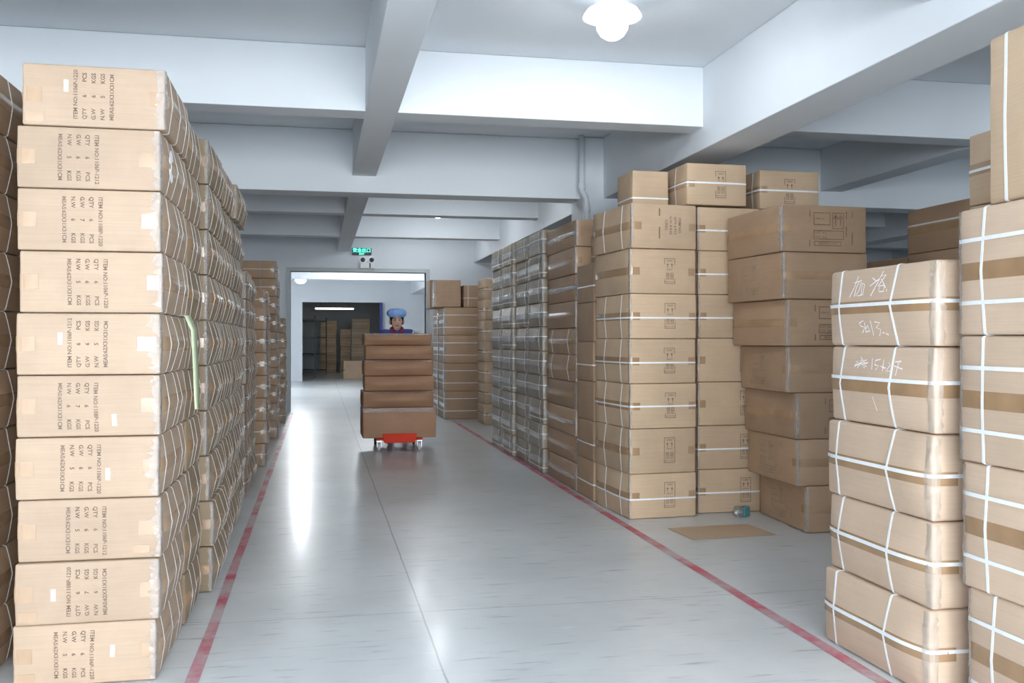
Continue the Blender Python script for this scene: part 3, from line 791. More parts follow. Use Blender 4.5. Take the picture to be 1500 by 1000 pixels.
# ---- right foreground: the two strapped stacks
ck = []
for k in range(5):
    c = Carton(0.58, 0.715, 0.3145, 'x', 0.026, 0.008, seed=140 + k, mat='board_pale', r=0.014)
    tz = (0.12, 0.14, 0.155, 0.15, 0.15)[k]
    c.tape_on('-x', 0.05, 0.10, 'tape', z=0.155)
    ln = (0.006, -0.008, 0.01, -0.006, 0.008)[k]
    c.strap_y(0.255, 0.012, lean=ln).strap_y(-0.11, 0.012, lean=-0.012 - ln)
    c.strap_z(0.165 if k != 3 else 0.185, 0.014)
    c.edge_film(-1, -1, 0.035, 0.03, 'film_soft', ragged=0.3)
    ck.append(c)
def chalk(lines):
    f = lambda x, y: (((x - 14) / 1071) * 0.715 - 0.3575, 0.3145 * (1 - (y - 100) / 830))
    return stroke_shape([[f(*p) for p in ln] for ln in lines], 0.0052)
ck[4].mark('-x', chalk([[(350, 180), (325, 290), (285, 405)], [(315, 250), (390, 228), (380, 330), (350, 395)], [(372, 235), (345, 300), (335, 400)], [(400, 262), (408, 385)], [(400, 262), (428, 275), (424, 385), (370, 395)]]), 'chalk', 'chalk_character', 0.003)
ck[4].mark('-x', chalk([[(505, 215), (550, 255)], [(612, 150), (570, 260), (510, 405)], [(488, 300), (575, 235)], [(592, 205), (642, 195), (575, 310)], [(600, 235), (655, 335)],
                        [(588, 310), (640, 305), (640, 368), (592, 368), (588, 310)], [(668, 345), (670, 372)]]), 'chalk', 'chalk_character', 0.003)
ck[4].mark('-x', chalk([[(432, 662), (385, 690), (402, 722), (440, 735), (405, 795)], [(442, 680), (446, 790)], [(440, 785), (486, 775), (470, 715), (442, 762)], [(505, 665), (520, 822)], [(545, 680), (600, 690), (558, 740), (602, 762), (580, 828)],
                        [(614, 790), (634, 800)], [(645, 800), (672, 818)]]), 'chalk', 'chalk_writing', 0.003)
ck[3].mark('-x', chalk([[(320, 320), (455, 240), (330, 262), (462, 318), (380, 212), (440, 330), (350, 292), (470, 272), (325, 300), (450, 285), (400, 240), (360, 330)]]), 'chalk', 'chalk_scribble', 0.003)
ck[3].mark('-x', chalk([[(510, 220), (520, 340)], [(600, 230), (545, 245), (545, 290), (590, 300), (560, 342)], [(632, 232), (636, 352)], [(608, 300), (662, 322)], [(688, 258), (702, 290), (670, 350), (712, 346)],
                        [(740, 292), (822, 322)], [(782, 240), (765, 392)], [(745, 252), (802, 244)]]), 'chalk', 'chalk_writing', 0.003)
ck[3].mark('-x', chalk([[(538, 620), (566, 772)]]), 'chalk', 'chalk_stroke', 0.003)
GC = 'white-strapped cartons of the five-high stack'
CL = ['white-strapped carton on the floor, lowest in the stack with chalk writing', 'white-strapped carton second from the floor below the chalk-marked ones', 'white-strapped carton just below the two chalk-marked ones',
      'white-strapped carton with a chalk scribble and numerals, under the topmost one', 'white-strapped carton with two lines of chalk writing, topmost of its stack']
z = 0.003
for k in range(5):
    dx, dy, r = [(-0.012, 0.012, 0.8), (0.004, 0.0, -0.6), (0.0, 0.008, 0.5), (0.010, -0.004, -0.5), (0.008, -0.004, 0.4)][k]
    ck[k].place((2.17 + 0.29 + dx, 3.08 + 0.3575 + dy, z), math.radians(r), CL[k], GC); z += 0.3145 + 0.0035
nk = []
for k in range(3):
    c = Carton(0.62, 0.77, 0.434, 'x', 0.012, 0.006, seed=150 + k, mat='board_pale', r=0.012)
    c.tape_on('-x', 0.06, 0.06, 'tape').strap_z(0.325, 0.014).strap_z(0.11, 0.014).strap_y(0.255, 0.013, lean=0.008 * (k - 1)).strap_y(-0.2, 0.013)
    c.edge_film(-1, 1, 0.02, 0.02)
    nk.append(c)
stack(nk, 2.205 + 0.31, 2.205 + 0.385, 4, 'large white-strapped carton, {o} in the nearest stack at the right edge', 'large cartons of the nearest right stack', jit=0.004, jr=0.4, order=[0, 1, 2, 0],
      offs={0: (0.02, -0.01), 1: (0.01, 0), 3: (-0.01, 0.0, -1.0)})
tall = Carton(0.58, 0.66, 0.56, 'x', 0.010, 0.006, seed=160, mat='board_tan', r=0.012)
tall.strap_y(0.24, 0.014).strap_y(-0.15, 0.014)
tall.place((2.215 + 0.29, 2.52, 4 * 0.4375 + 0.006), math.radians(-2), 'tall carton with one upright strap, topmost in the nearest right stack', 'large cartons of the nearest right stack')
hk = [Carton(0.56, 0.70, 0.311, 'x', 0.010, 0.005, seed=170 + k, mat='board_tan') for k in range(2)]
for c in hk: c.strap_z(0.15, 0.012)
hk[0].tape_on('-x', 0.05, 0.06, 'tape_pale')
stack(hk, 2.83 + 0.28, 3.06 + 0.35, 7, 'tan carton, {o} in the stack squeezed behind the chalk-marked one', 'cartons behind the chalk-marked stack', jit=0.004, jr=0.4)
dk = [Carton(0.60, 0.70, 0.316, 'x', 0.012, 0.005, seed=180 + k, mat='board_brown') for k in range(2)]
for c in dk: c.strap_z(0.2, 0.012, 'strap_dull').tape_on('-x', 0.05, 0.06, 'tape')
GD = 'shaded brown cartons in the side bay'
stack(dk, 4.22 + 0.30, 5.58 + 0.35, 7, 'shaded brown carton, {o} in the side-bay stack seen over the chalk-marked one', GD, jit=0.006, jr=0.5)
stack(dk, 4.30 + 0.30, 6.42 + 0.35, 6, 'shaded brown carton, {o} in the lower stack of the side bay', GD, jit=0.006, jr=0.5)

# ---- far right of the aisle, by the doorway
def far_kind(seed):
    c = Carton(0.66, 0.70, 0.452, 'x', 0.010, 0.005, seed=seed, mat='board_brown')
    c.tape_on('-x', 0.06, 0.05, 'film', name='clear_tape', crinkle=0.003).edge_film(-1, -1, 0.05, 0.05)
    c.strap_z(0.13, 0.012, 'strap_dull', off=0.006).strap_z(0.33, 0.012, 'strap_dull', off=0.006)
    c.mark('-y', rot2(care_panel(0.16, 0.18), 0, 0.08, 0.23), 'ink_soft')
    return c
fk = [far_kind(190), far_kind(191)]
GF = 'cartons stacked beside the doorway'
stack(fk, 1.99 + 0.33, 15.5 + 0.35, 4, 'double-strapped brown carton, {o} in the stack right of the doorway', GF, jit=0.006, jr=0.5)
stack(fk, 1.98 + 0.33, 16.25 + 0.35, 4, 'double-strapped brown carton, {o} in the stack against the wall by the door', GF, jit=0.006, jr=0.5)
ft = Carton(0.44, 0.55, 0.44, 'x', 0.010, 0.005, seed=195, mat='board_brown')
ft.mark('-y', rot2(care_panel(0.26, 0.36), 0, 0.0, 0.22), 'ink_soft').edge_film(-1, -1, 0.05, 0.05)
ft.place((2.06, 15.78, 4 * 0.4555 + 0.008), math.radians(-3), 'square printed carton on top of the stack right of the doorway', GF)
ft2 = Carton(0.34, 0.50, 0.36, 'x', 0.010, 0.005, seed=196, mat='board_brown'); ft2.strap_z(0.15, 0.012, 'strap_dull').strap_x(-0.1, 0.012, 'strap_dull')
ft2.place((2.49, 15.80, 4 * 0.4555 + 0.008), 0.02, 'small strapped carton beside the square printed one on the doorway stack', GF)
ft3 = Carton(0.46, 0.50, 0.49, 'x', 0.008, 0.005, seed=197, mat='board_brown')
ft3.place((2.08, 16.55, 4 * 0.4555 + 0.008), 0.03, 'brown carton behind the square printed one by the door frame', GF)
gk = [Carton(0.56, 0.66, 0.315, 'x', 0.010, 0.005, seed=198, mat='board_tan')]
gk[0].strap_z(0.15, 0.012, 'strap_dull').tape_on('-x', 0.05, 0.05, 'tape')
stack(gk, 2.46 + 0.28, 14.3 + 0.33, 7, 'plain tan carton, {o} in the stack tucked behind the wrapped row near the door', GF, jit=0.006, jr=0.5)

# ------------------------------------------------------------------ floor things
o = MB()
NX, NY = 10, 4
fv, ff = [], []
for j in range(NY + 1):
    for i in range(NX + 1):
        x, y = -0.30 + 0.60 * i / NX, -0.19 + 0.38 * j / NY
        fv.append((x, y, 0.004 + 0.006 * abs(noise.noise(Vector((x * 4, y * 4, 3))))))
nn = len(fv)
fv += [(x, y, z - 0.003) for x, y, z in fv]
w1 = NX + 1
for j in range(NY):
    for i in range(NX):
        a = j * w1 + i
        ff.append((a, a + 1, a + 1 + w1, a + w1)); ff.append((nn + a, nn + a + w1, nn + a + 1 + w1, nn + a + 1))
rim = [j for j in range(w1)] + [w1 * j + NX for j in range(1, NY + 1)] + [w1 * NY + i for i in range(NX - 1, -1, -1)] + [w1 * j for j in range(NY - 1, 0, -1)]
for i in range(len(rim)):
    a, b = rim[i], rim[(i + 1) % len(rim)]; ff.append((a, nn + a, nn + b, b))
o.add(fv, ff)
tag(o.build('cardboard_sheet', M['board_tan'], None, loc=(2.66, 6.05, 0.001), rot=(0, 0, math.radians(4))), 'flat brown cardboard sheet lying on the floor by the red line', 'cardboard')
c = empty('tape_dispenser', (3.06, 6.56, 0.001), 0.6)
tag(c, 'small teal and clear tape dispenser left on the floor against the cartons', 'tape dispenser')
prof = [(0.022, -0.024), (0.04, -0.024), (0.04, 0.024), (0.022, 0.024), (0.022, -0.024)]
MB().lathe(prof, 24).build('tape_roll', M['film'], c, loc=(-0.07, 0, 0.042), rot=(PI / 2, 0, 0))
MB().box(-0.03, 0.05, -0.028, 0.028, 0.0, 0.07).build('dispenser_body', M['teal'], c, bevel=0.008)
MB().tube([(-0.03, 0, 0.03), (-0.09, 0, 0.042), (-0.11, 0, 0.03)], 0.012, 8).build('handle', M['plastic_white'], c, smooth=True)

# pale green strip hanging out of the left front stack
V, F = [], []
pts = [(-0.60, 4.30, 1.405), (-0.545, 4.24, 1.40), (-0.520, 4.25, 1.34), (-0.518, 4.27, 1.25), (-0.516, 4.285, 1.16), (-0.515, 4.30, 1.07), (-0.512, 4.305, 1.0)]
wd = [0.05, 0.055, 0.05, 0.035, 0.03, 0.032, 0.03]
for i, (x, y, z) in enumerate(pts):
    V += [(x - 0.012, y - wd[i] / 2, z), (x + 0.006, y + wd[i] / 2, z + 0.002)]
nn = len(V); V += [(x - 0.0008, y, z - 0.0008) for x, y, z in V]
for i in range(len(pts) - 1):
    a = 2 * i
    F += [(a, a + 1, a + 3, a + 2), (nn + a, nn + a + 2, nn + a + 3, nn + a + 1), (a, a + 2, nn + a + 2, nn + a), (a + 1, nn + a + 1, nn + a + 3, a + 3)]
tag(obj('paper_strip', mesh('paper_strip', V, F, M['green_strip'], True)), 'pale green paper strip hanging down the side of the printed-end stack', 'paper strip')
# oval white patch on the second carton from the top
o = MB().ball((0, 0, 0), (0.003, 0.055, 0.065), 20, 10)
tag(o.build('oval_patch', M['paper'], None, smooth=True, loc=(-0.577, 3.99, 1.985)), 'oval white patch on the side of the printed-end stack near its top', 'tag')

# ------------------------------------------------------------------ trolley, its load and the worker
TY = 11.15; TX = 0.915
t = empty('platform_trolley', (TX, TY, 0)); tag(t, 'red platform trolley pushed up the aisle under a load of cartons', 'trolley')
MB().box(-0.27, 0.27, 0.02, 0.85, 0.125, 0.150).build('deck', M['red_metal'], t, bevel=0.008)
lip = MB(); lip.add([(-0.20, 0.0, 0.205), (0.20, 0.0, 0.205), (0.20, 0.015, 0.205), (-0.20, 0.015, 0.205), (-0.18, -0.012, 0.10), (0.18, -0.012, 0.10), (0.18, 0.015, 0.10), (-0.18, 0.015, 0.10)],
                    [(0, 1, 2, 3), (7, 6, 5, 4), (4, 5, 1, 0), (5, 6, 2, 1), (6, 7, 3, 2), (7, 4, 0, 3)])
lip.build('bumper', M['red_metal'], t, bevel=0.006)
MB().tube([(-0.24, 0.83, 0.14), (-0.24, 0.90, 0.9), (-0.20, 0.91, 0.98), (0.20, 0.91, 0.98), (0.24, 0.90, 0.9), (0.24, 0.83, 0.14)], 0.014, 10).build('handle', M['steel'], t, smooth=True)
for sx, sy, mt in ((-1, 0.07, 'rubber'), (1, 0.07, 'rubber'), (-1, 0.77, 'rubber_dark'), (1, 0.77, 'rubber_dark')):
    f = MB(); x = sx * 0.235
    f.box(x - 0.03, x + 0.03, sy - 0.035, sy + 0.035, 0.112, 0.124).box(x - 0.026, x - 0.020, sy - 0.02, sy + 0.02, 0.045, 0.114).box(x + 0.020, x + 0.026, sy - 0.02, sy + 0.02, 0.045, 0.114)
    cs = f.build('caster', M['steel'], t)
    MB().lathe([(0.012, -0.017), (0.045, -0.017), (0.050, -0.010), (0.050, 0.010), (0.045, 0.017), (0.012, 0.017)], 24).build('wheel', M[mt], cs, loc=(x, sy, 0.051), rot=(0, PI / 2, 0), smooth=True)

GT = 'reddish brown cartons on the trolley'
b0 = Carton(0.85, 0.60, 0.345, 'y', 0.008, 0.03, seed=201, mat='board_red', r=0.01); b0.tape_on('-y', 0.05, 0.05, 'film', name='clear_tape', z=0.325, crinkle=0.003)
z = 0.1535
b0.place((TX, TY + 0.33, z), 0.01, 'wide reddish carton at the bottom of the trolley load', GT); z += 0.3485
up = []
for k in range(5):
    c = Carton(0.82 - 0.008 * k, 0.56, (0.19, 0.175, 0.185, 0.165, 0.14)[k], 'y', 0.010, 0.075, seed=205 + k, mat='board_red', r=0.01)
    if k % 2 == 0: c.tape_on('-y', 0.02, 0.02, 'film', name='clear_tape', off=0.003, z=c.H * 0.93, crinkle=0.003)
    c.place((TX + (-0.01, 0.012, 0.0, 0.015, -0.005)[k], TY + 0.385 + 0.02 * k, z), (0.012, -0.01, 0.008, -0.012, 0.0)[k], 'bulging reddish carton, %s on the trolley load' % ['second', 'third', 'fourth', 'fifth', 'topmost'][k], GT)
    z += c.H + 0.0035
LOAD_TOP = z

def skinned(name, pts, edges, mat, parent=None, sub=2, root=0, post=None):
    me = bpy.data.meshes.new(name)
    me.from_pydata([p[0] for p in pts], edges, []); me.update()
    o = bpy.data.objects.new(name, me); COL.objects.link(o)
    md = o.modifiers.new('skin', 'SKIN'); md.use_smooth_shade = True
    sv = me.skin_vertices[0].data
    for i, p in enumerate(pts):
        r = p[1]; sv[i].radius = (r, r) if not isinstance(r, tuple) else r
        sv[i].use_root = (i == root)
    sd = o.modifiers.new('sub', 'SUBSURF'); sd.levels = sub; sd.render_levels = sub
    bpy.context.view_layer.update()
    dg = bpy.context.evaluated_depsgraph_get()
    m2 = bpy.data.meshes.new_from_object(o.evaluated_get(dg))
    bpy.data.objects.remove(o); bpy.data.meshes.remove(me)
    m2.name = name
    m2.materials.clear()
    for m in (mat if isinstance(mat, (list, tuple)) else [mat]): m2.materials.append(m)
    if post: post(m2)
    m2.polygons.foreach_set('use_smooth', [True] * len(m2.polygons))
    return obj(name, m2, parent)

PX, PY = 0.975, 12.42           # the worker stands behind the load, facing the camera (-y)
p = empty('person', (PX, PY, 0))
tag(p, 'person in a light blue cap and navy work jacket pushing the loaded trolley', 'person')
# one continuous body: legs, trunk, arms, neck, head
P = [((0, 0, 0.88), (0.125, 0.10)),            # 0 pelvis
     ((0, -0.01, 1.05), (0.115, 0.09)), ((0, -0.03, 1.25), (0.135, 0.095)), ((0, -0.04, 1.375), (0.10, 0.07)),   # 1-3
     ((0, -0.055, 1.415), 0.052), ((0, -0.07, 1.445), 0.050),                # 4-5 neck
     ((0, -0.085, 1.48), (0.072, 0.080)), ((0, -0.085, 1.55), (0.086, 0.094)), ((0, -0.08, 1.62), (0.055, 0.07)),   # 6-8 head
     ((0.16, -0.03, 1.38), 0.055), ((0.25, -0.13, 1.15), 0.043), ((0.235, -0.33, 1.345), 0.033), ((0.225, -0.385, 1.385), 0.026),   # 9-12 arm raised to the load
     ((-0.16, -0.03, 1.38), 0.055), ((-0.25, -0.10, 1.10), 0.043), ((-0.225, -0.20, 1.02), 0.033), ((-0.21, -0.295, 1.028), 0.026),  # 13-16 arm to the handle
     ((0.09, 0, 0.82), 0.09), ((0.10, -0.04, 0.47), 0.058), ((0.10, 0.02, 0.09), 0.04), ((0.10, -0.12, 0.045), 0.036),     # 17-20
     ((-0.09, 0, 0.82), 0.09), ((-0.10, -0.16, 0.49), 0.058), ((-0.10, -0.17, 0.09), 0.04), ((-0.10, -0.27, 0.045), 0.036)]  # 21-24
E = [(0, 1), (1, 2), (2, 3), (3, 4), (4, 5), (5, 6), (6, 7), (7, 8), (3, 9), (9, 10), (10, 11), (11, 12), (3, 13), (13, 14), (14, 15), (15, 16),
     (0, 17), (17, 18), (18, 19), (19, 20), (0, 21), (21, 22), (22, 23), (23, 24)]
def face(me):
    c = Vector((0, -0.085, 1.555))
    for v in me.vertices:
        q = v.co
        if q.z > 1.44 and q.y < -0.10:
            d = Vector((q.x / 0.016, (q.z - 1.515) / 0.028)).length
            v.co.y -= 0.022 * math.exp(-d * d)                         # nose
            for sx in (-1, 1):
                d = Vector(((q.x - sx * 0.031) / 0.018, (q.z - 1.548) / 0.014)).length
                v.co.y += 0.010 * math.exp(-d * d)                     # eye sockets
            d = Vector((q.x / 0.03, (q.z - 1.435) / 0.02)).length
            v.co.y -= 0.010 * math.exp(-d * d)                         # chin
body = skinned('body', P, E, M['skin'], p, 3, 0, face)
f = MB()
for sx in (-1, 1):
    MB().ball((sx * 0.090, -0.075, 1.525), (0.012, 0.022, 0.032), 12, 8).build('ear', M['skin'], body, smooth=True)
    MB().ball((sx * 0.031, -0.160, 1.546), (0.014, 0.007, 0.006), 12, 8).build('eye', M['eye'], body, smooth=True)
    MB().tube([(sx * 0.014, -0.174, 1.564), (sx * 0.030, -0.174, 1.570), (sx * 0.050, -0.158, 1.564)], [0.003, 0.004, 0.002], 6).build('eyebrow', M['hair'], body, smooth=True)
MB().ball((0, -0.160, 1.475), (0.024, 0.010, 0.007), 14, 8).build('mouth', M['lip'], body, smooth=True)
# hair at the nape and temples, bouffant cap over it
MB().lathe([(0.080, 1.49), (0.088, 1.52), (0.092, 1.58), (0.085, 1.63), (0.05, 1.66), (0.0, 1.67)], 28, (0, -0.060, 0)).build('hair', M['hair'], p, smooth=True)
cap = []
for i in range(13):
    a = PI * i / 12 - PI / 2
    cap.append((0.124 * max(math.cos(a), 0.02) ** 0.62, 1.637 + 0.062 * math.sin(a)))
cm = MB().lathe(cap, 40, (0, -0.075, 0))
for v in cm.v:
    a = math.atan2(v.y + 0.075, v.x)
    k = 1 + 0.045 * math.sin(a * 9) + 0.04 * noise.noise(v * 18)
    v.x *= k; v.y = -0.075 + (v.y + 0.075) * k
cap_o = cm.build('cap', M['cap'], p, smooth=True)
MB().lathe([(0.094, 1.585), (0.099, 1.588), (0.101, 1.600), (0.097, 1.612)], 32, (0, -0.078, 0)).build('cap_band', M['cap'], cap_o, smooth=True)
J = [((0, 0, 0.86), (0.155, 0.125)), ((0, -0.01, 1.05), (0.145, 0.115)), ((0, -0.03, 1.25), (0.165, 0.118)), ((0, -0.04, 1.375), (0.125, 0.085)), ((0, -0.05, 1.42), 0.066),
     ((0.17, -0.03, 1.375), 0.075), ((0.255, -0.13, 1.15), 0.060), ((0.238, -0.31, 1.34), 0.046), ((-0.17, -0.03, 1.375), 0.075), ((-0.255, -0.10, 1.10), 0.060), ((-0.225, -0.18, 1.03), 0.046)]
jk = skinned('jacket', J, [(0, 1), (1, 2), (2, 3), (3, 4), (3, 5), (5, 6), (6, 7), (3, 8), (8, 9), (9, 10)], M['navy'], p, 2)
for sx in (-1, 1):       # turned collar
    MB().add([(sx * 0.012, -0.155, 1.380), (sx * 0.085, -0.130, 1.390), (sx * 0.090, -0.065, 1.450), (sx * 0.055, -0.110, 1.470),
              (sx * 0.012, -0.143, 1.375), (sx * 0.085, -0.115, 1.383), (sx * 0.088, -0.055, 1.443), (sx * 0.052, -0.097, 1.463)],
             [(0, 1, 2, 3), (4, 7, 6, 5), (0, 4, 5, 1), (1, 5, 6, 2), (2, 6, 7, 3), (3, 7, 4, 0)]).build('collar', M['maroon'], jk)
tr = [((0, 0, 0.90), (0.145, 0.115)), ((0.092, 0, 0.80), 0.105), ((0.10, -0.04, 0.47), 0.078), ((0.10, 0.015, 0.12), 0.066), ((-0.092, 0, 0.80), 0.105), ((-0.10, -0.16, 0.49), 0.078), ((-0.10, -0.165, 0.12), 0.066)]
skinned('trousers', tr, [(0, 1), (1, 2), (2, 3), (0, 4), (4, 5), (5, 6)], M['navy'], p, 2)
for sx, y in ((1, 0.0), (-1, -0.15)):
    sh = MB().ball((sx * 0.10, y - 0.06, 0.045), (0.048, 0.135, 0.044), 18, 10)
    for v in sh.v: v.z = max(v.z, 0.004)
    sh.build('shoe', M['rubber_dark'], p, smooth=True)
# hands: palm with five fingers; one steadies the top carton, one closes on the handle
def hand(wrist, fwd, side, palm_n, curl, mat, sx):
    w, f_, s_, n_ = Vector(wrist), Vector(fwd).normalized(), Vector(side).normalized(), Vector(palm_n).normalized()
    pts = [(w, 0.024), (w + f_ * 0.045, (0.036, 0.016)), (w + f_ * 0.085, (0.036, 0.014))]; ed = [(0, 1), (1, 2)]
    for i, ln in enumerate((0.070, 0.080, 0.075, 0.058)):
        b = len(pts); base = w + f_ * 0.092 + s_ * (0.027 - 0.018 * i)
        d1 = (f_ * math.cos(curl * .4) + n_ * math.sin(curl * .4)); d2 = (f_ * math.cos(curl) + n_ * math.sin(curl)); d3 = (f_ * math.cos(curl * 1.5) + n_ * math.sin(curl * 1.5))
        q1 = base + d1 * ln * .45; q2 = q1 + d2 * ln * .33; q3 = q2 + d3 * ln * .25
        pts += [(base, 0.0095), (q1, 0.009), (q2, 0.0085), (q3, 0.0075)]
        ed += [(2, b), (b, b + 1), (b + 1, b + 2), (b + 2, b + 3)]
    b = len(pts); base = w + f_ * 0.03 + s_ * 0.034
    pts += [(base, 0.012), (base + f_ * 0.03 + s_ * 0.018 + n_ * 0.012, 0.010), (base + f_ * 0.058 + s_ * 0.020 + n_ * 0.028, 0.0085)]
    ed += [(1, b), (b, b + 1), (b + 1, b + 2)]
    return skinned('glove', pts, ed, mat, p, 2)
hand((0.222, -0.40, 1.392), (0.0, -1.0, 0.15), (-1, 0, 0), (0, -0.2, -1), 0.5, M['glove'], 1)
hand((-0.21, -0.305, 1.028), (0.0, -1, 0.0), (1, 0, 0), (0, 0, -1), 1.0, M['glove'], -1)

# ------------------------------------------------------------------ the building
Z_SLAB, Z_MAIN, Z_SEC = 3.35, 2.735, 2.90
XL, XR, YB, YW, YE = -3.0, 11.5, -4.0, 17.65, 42.0
structure(MB().box(XL - .2, XR + .2, YB - .2, YE + .2, -0.2, 0.0).build('floor', M['floor']))
structure(MB().box(XL - .2, XR + .2, YB - .2, YE + .2, Z_SLAB, Z_SLAB + 0.15).build('ceiling', M['ceiling']))
structure(MB().box(XL - .2, XL, YB, YE, 0, Z_SLAB).build('wall_left', M['wall']))
structure(MB().box(XR, XR + .2, YB, YE, 0, Z_SLAB).build('wall_right', M['wall']))
structure(MB().box(XL, XR, YE, YE + .2, 0, Z_SLAB).build('wall_end', M['wall']))
def pierced(name, y, th, holes):
    """wall across the building with openings (x0, x1, z0, z1)"""
    m = MB(); x = XL
    for (x0, x1, z0, z1) in sorted(holes):
        m.box(x, x0, y, y + th, 0, Z_SLAB)
        if z0 > 0: m.box(x0, x1, y, y + th, 0, z0)
        m.box(x0, x1, y, y + th, z1, Z_SLAB); x = x1
    m.box(x, XR, y, y + th, 0, Z_SLAB)
    return structure(m.build(name, M['wall']))
WIN = [(-2.4, -0.2, 0.9, 2.7), (0.3, 2.5, 0.9, 2.7), (3.1, 5.3, 0.9, 2.7), (5.9, 8.1, 0.9, 2.7)]
pierced('wall_back', YB - 0.2, 0.2, WIN)
pierced('wall_far', YW, 0.2, [(-0.51, 1.93, 0.0, 2.53), (10.3, 11.25, 1.2, 2.88)])
pierced('wall_second', 30.4, 0.2, [(-0.58, 1.95, 0.0, 2.46)])
def window(n, x0, x1, y, z0, z1):
    w = 0.05; fr = MB()
    fr.box(x0, x1, y, y + .08, z0, z0 + w).box(x0, x1, y, y + .08, z1 - w, z1).box(x0, x0 + w, y, y + .08, z0, z1).box(x1 - w, x1, y, y + .08, z0, z1)
    fr.box((x0 + x1) / 2 - w / 2, (x0 + x1) / 2 + w / 2, y, y + .08, z0, z1)
    o = structure(fr.build('window_%d' % n, M['plastic_white']))
    MB().box(x0 + w, x1 - w, y + .035, y + .042, z0 + w, z1 - w).build('window_pane', M['glass'], o)
for i, (a, b, c_, d) in enumerate(WIN): window(i + 1, a, b, YB - 0.15, c_, d)
window(5, 10.3, 11.25, YW + 0.06, 1.2, 2.88)
# door frame
structure(MB().box(-0.58, -0.51, YW - .02, YW + .22, 0, 2.60).box(1.93, 2.0, YW - .02, YW + .22, 0, 2.60).box(-0.51, 1.93, YW - .02, YW + .22, 2.53, 2.60).build('trim_1', M['trim']))
structure(MB().box(-0.58, -0.52, 30.38, 30.62, 0, 2.46).box(1.95, 2.01, 30.38, 30.62, 0, 2.52).box(-0.58, 1.95, 30.38, 30.62, 2.46, 2.52).build('trim_2', M['wall']))
# beams: T across the building, B along it
def beam(name, x0, x1, y0, y1, z):
    return structure(MB().box(x0, x1, y0, y1, z, Z_SLAB - 0.001).build(name, M['ceiling'], bevel=0.006))
n = 0
for (y, z, w) in ((-1.45, Z_SEC, .25), (1.3, Z_MAIN, .32), (3.80, Z_SEC, .25), (6.77, Z_SEC, .25), (9.45, Z_MAIN, .32), (12.30, Z_SEC, .25), (15.05, Z_SEC, .25),
                  (20.5, Z_SEC, .25), (23.3, Z_MAIN, .3), (26.1, Z_SEC, .25), (33.5, Z_MAIN, .3), (37, Z_MAIN, .3)):
    n += 1; beam('ceiling_beam_%d' % n, XL, XR, y, y + w, z)
# long beams stop short of the walls across
for (x0, x1, z) in ((0.315, 0.545, Z_SEC - 0.003), (2.83, 3.20, Z_MAIN - 0.003), (5.30, 5.55, Z_SEC - 0.003), (7.9, 8.25, Z_MAIN - 0.003)):
    n += 1; beam('ceiling_beam_%d' % n, x0, x1, YB, YW, z)
n += 1; beam('ceiling_beam_%d' % n, 2.83, 3.2, YW + .2, 30.4, Z_MAIN - 0.003)
for i, (x, y) in enumerate(((2.615, 9.34), (2.74, 1.2), (7.9, 9.34), (7.9, 1.2))):
    structure(MB().box(x, x + 0.42, y, y + 0.46, 0, Z_SLAB - 0.002).build('column_%d' % (i + 1), M['wall'], bevel=0.01))
# worn red lines
for nm, x, w, y1 in (('floor_line_left', -0.475, 0.050, 17.5), ('floor_line_right', 2.095, 0.060, 15.2)):
    m = MB(); N_ = 60
    V = []; F = []
    for i in range(N_ + 1):
        y = -2 + (y1 + 2) * i / N_
        a = 0.006 * noise.noise(Vector((y * 2, x, 0))); b = 0.006 * noise.noise(Vector((y * 2, x + 9, 0)))
        V += [(x - w / 2 + a, y, 0.0015), (x + w / 2 + b, y, 0.0015)]
        if i: F.append((2 * i - 2, 2 * i - 1, 2 * i + 1, 2 * i))
    structure(obj(nm, mesh(nm, V, F, M['red_line'])))
# drain pipe beside the column
dp = MB().tube([(2.64, 9.295, 0), (2.64, 9.295, 2.68), (2.625, 9.29, 2.74), (2.585, 9.28, 2.79), (2.585, 9.28, 3.34)], 0.030, 14)
dp = tag(dp.build('drain_pipe', M['pipe'], None, smooth=True), 'white drain pipe running up beside the column by the right beam', 'pipe')
MB().lathe([(0.031, -0.03), (0.038, -0.03), (0.038, 0.03), (0.031, 0.03)], 18).build('pipe_collar', M['pipe'], dp, loc=(2.64, 9.295, 2.62))
MB().lathe([(0.031, -0.03), (0.038, -0.03), (0.038, 0.03), (0.031, 0.03)], 18).build('pipe_collar', M['pipe'], dp, loc=(2.585, 9.28, 2.84))

# lamps
def lamp(x, y, label, mat, drop=0.0):
    l = empty('ceiling_lamp', (x, y, Z_SLAB - drop)); tag(l, label, 'ceiling lamp', 'round ceiling lamps')
    MB().lathe([(0.0, 0.0), (0.06, 0.0), (0.055, -0.05), (0.03, -0.06), (0.03, -0.09), (0.0, -0.09)], 24).build('lamp_holder', M['plastic_white'], l, smooth=True)
    if drop: MB().tube([(0, 0, 0), (0, 0, drop * 0.83)], 0.008, 8).build('hanging_rod', M['plastic_white'], l)
    MB().lathe([(0.03, -0.075), (0.09, -0.085), (0.15, -0.115), (0.173, -0.15), (0.175, -0.156), (0.170, -0.154), (0.145, -0.124), (0.088, -0.095), (0.03, -0.085)], 40).build('lamp_shade', M['enamel'], l, smooth=True)
    MB().lathe([(0.0, -0.10), (0.05, -0.10), (0.085, -0.13), (0.095, -0.18), (0.090, -0.225), (0.068, -0.262), (0.035, -0.283), (0.0, -0.288)], 28).build('bulb', mat, l, smooth=True)
    return l
lamp(1.69, 5.40, 'lit white enamel ceiling lamp above the aisle, the largest in view', M['bulb'])
lamp(1.69, 13.85, 'lit ceiling lamp peeking below the beam short of the exit sign', M['bulb'])
lamp(1.69, 10.95, 'added fill lamp, unseen behind the deep middle beam', M['bulb_fill'])  # added out of sight to brighten the middle bays
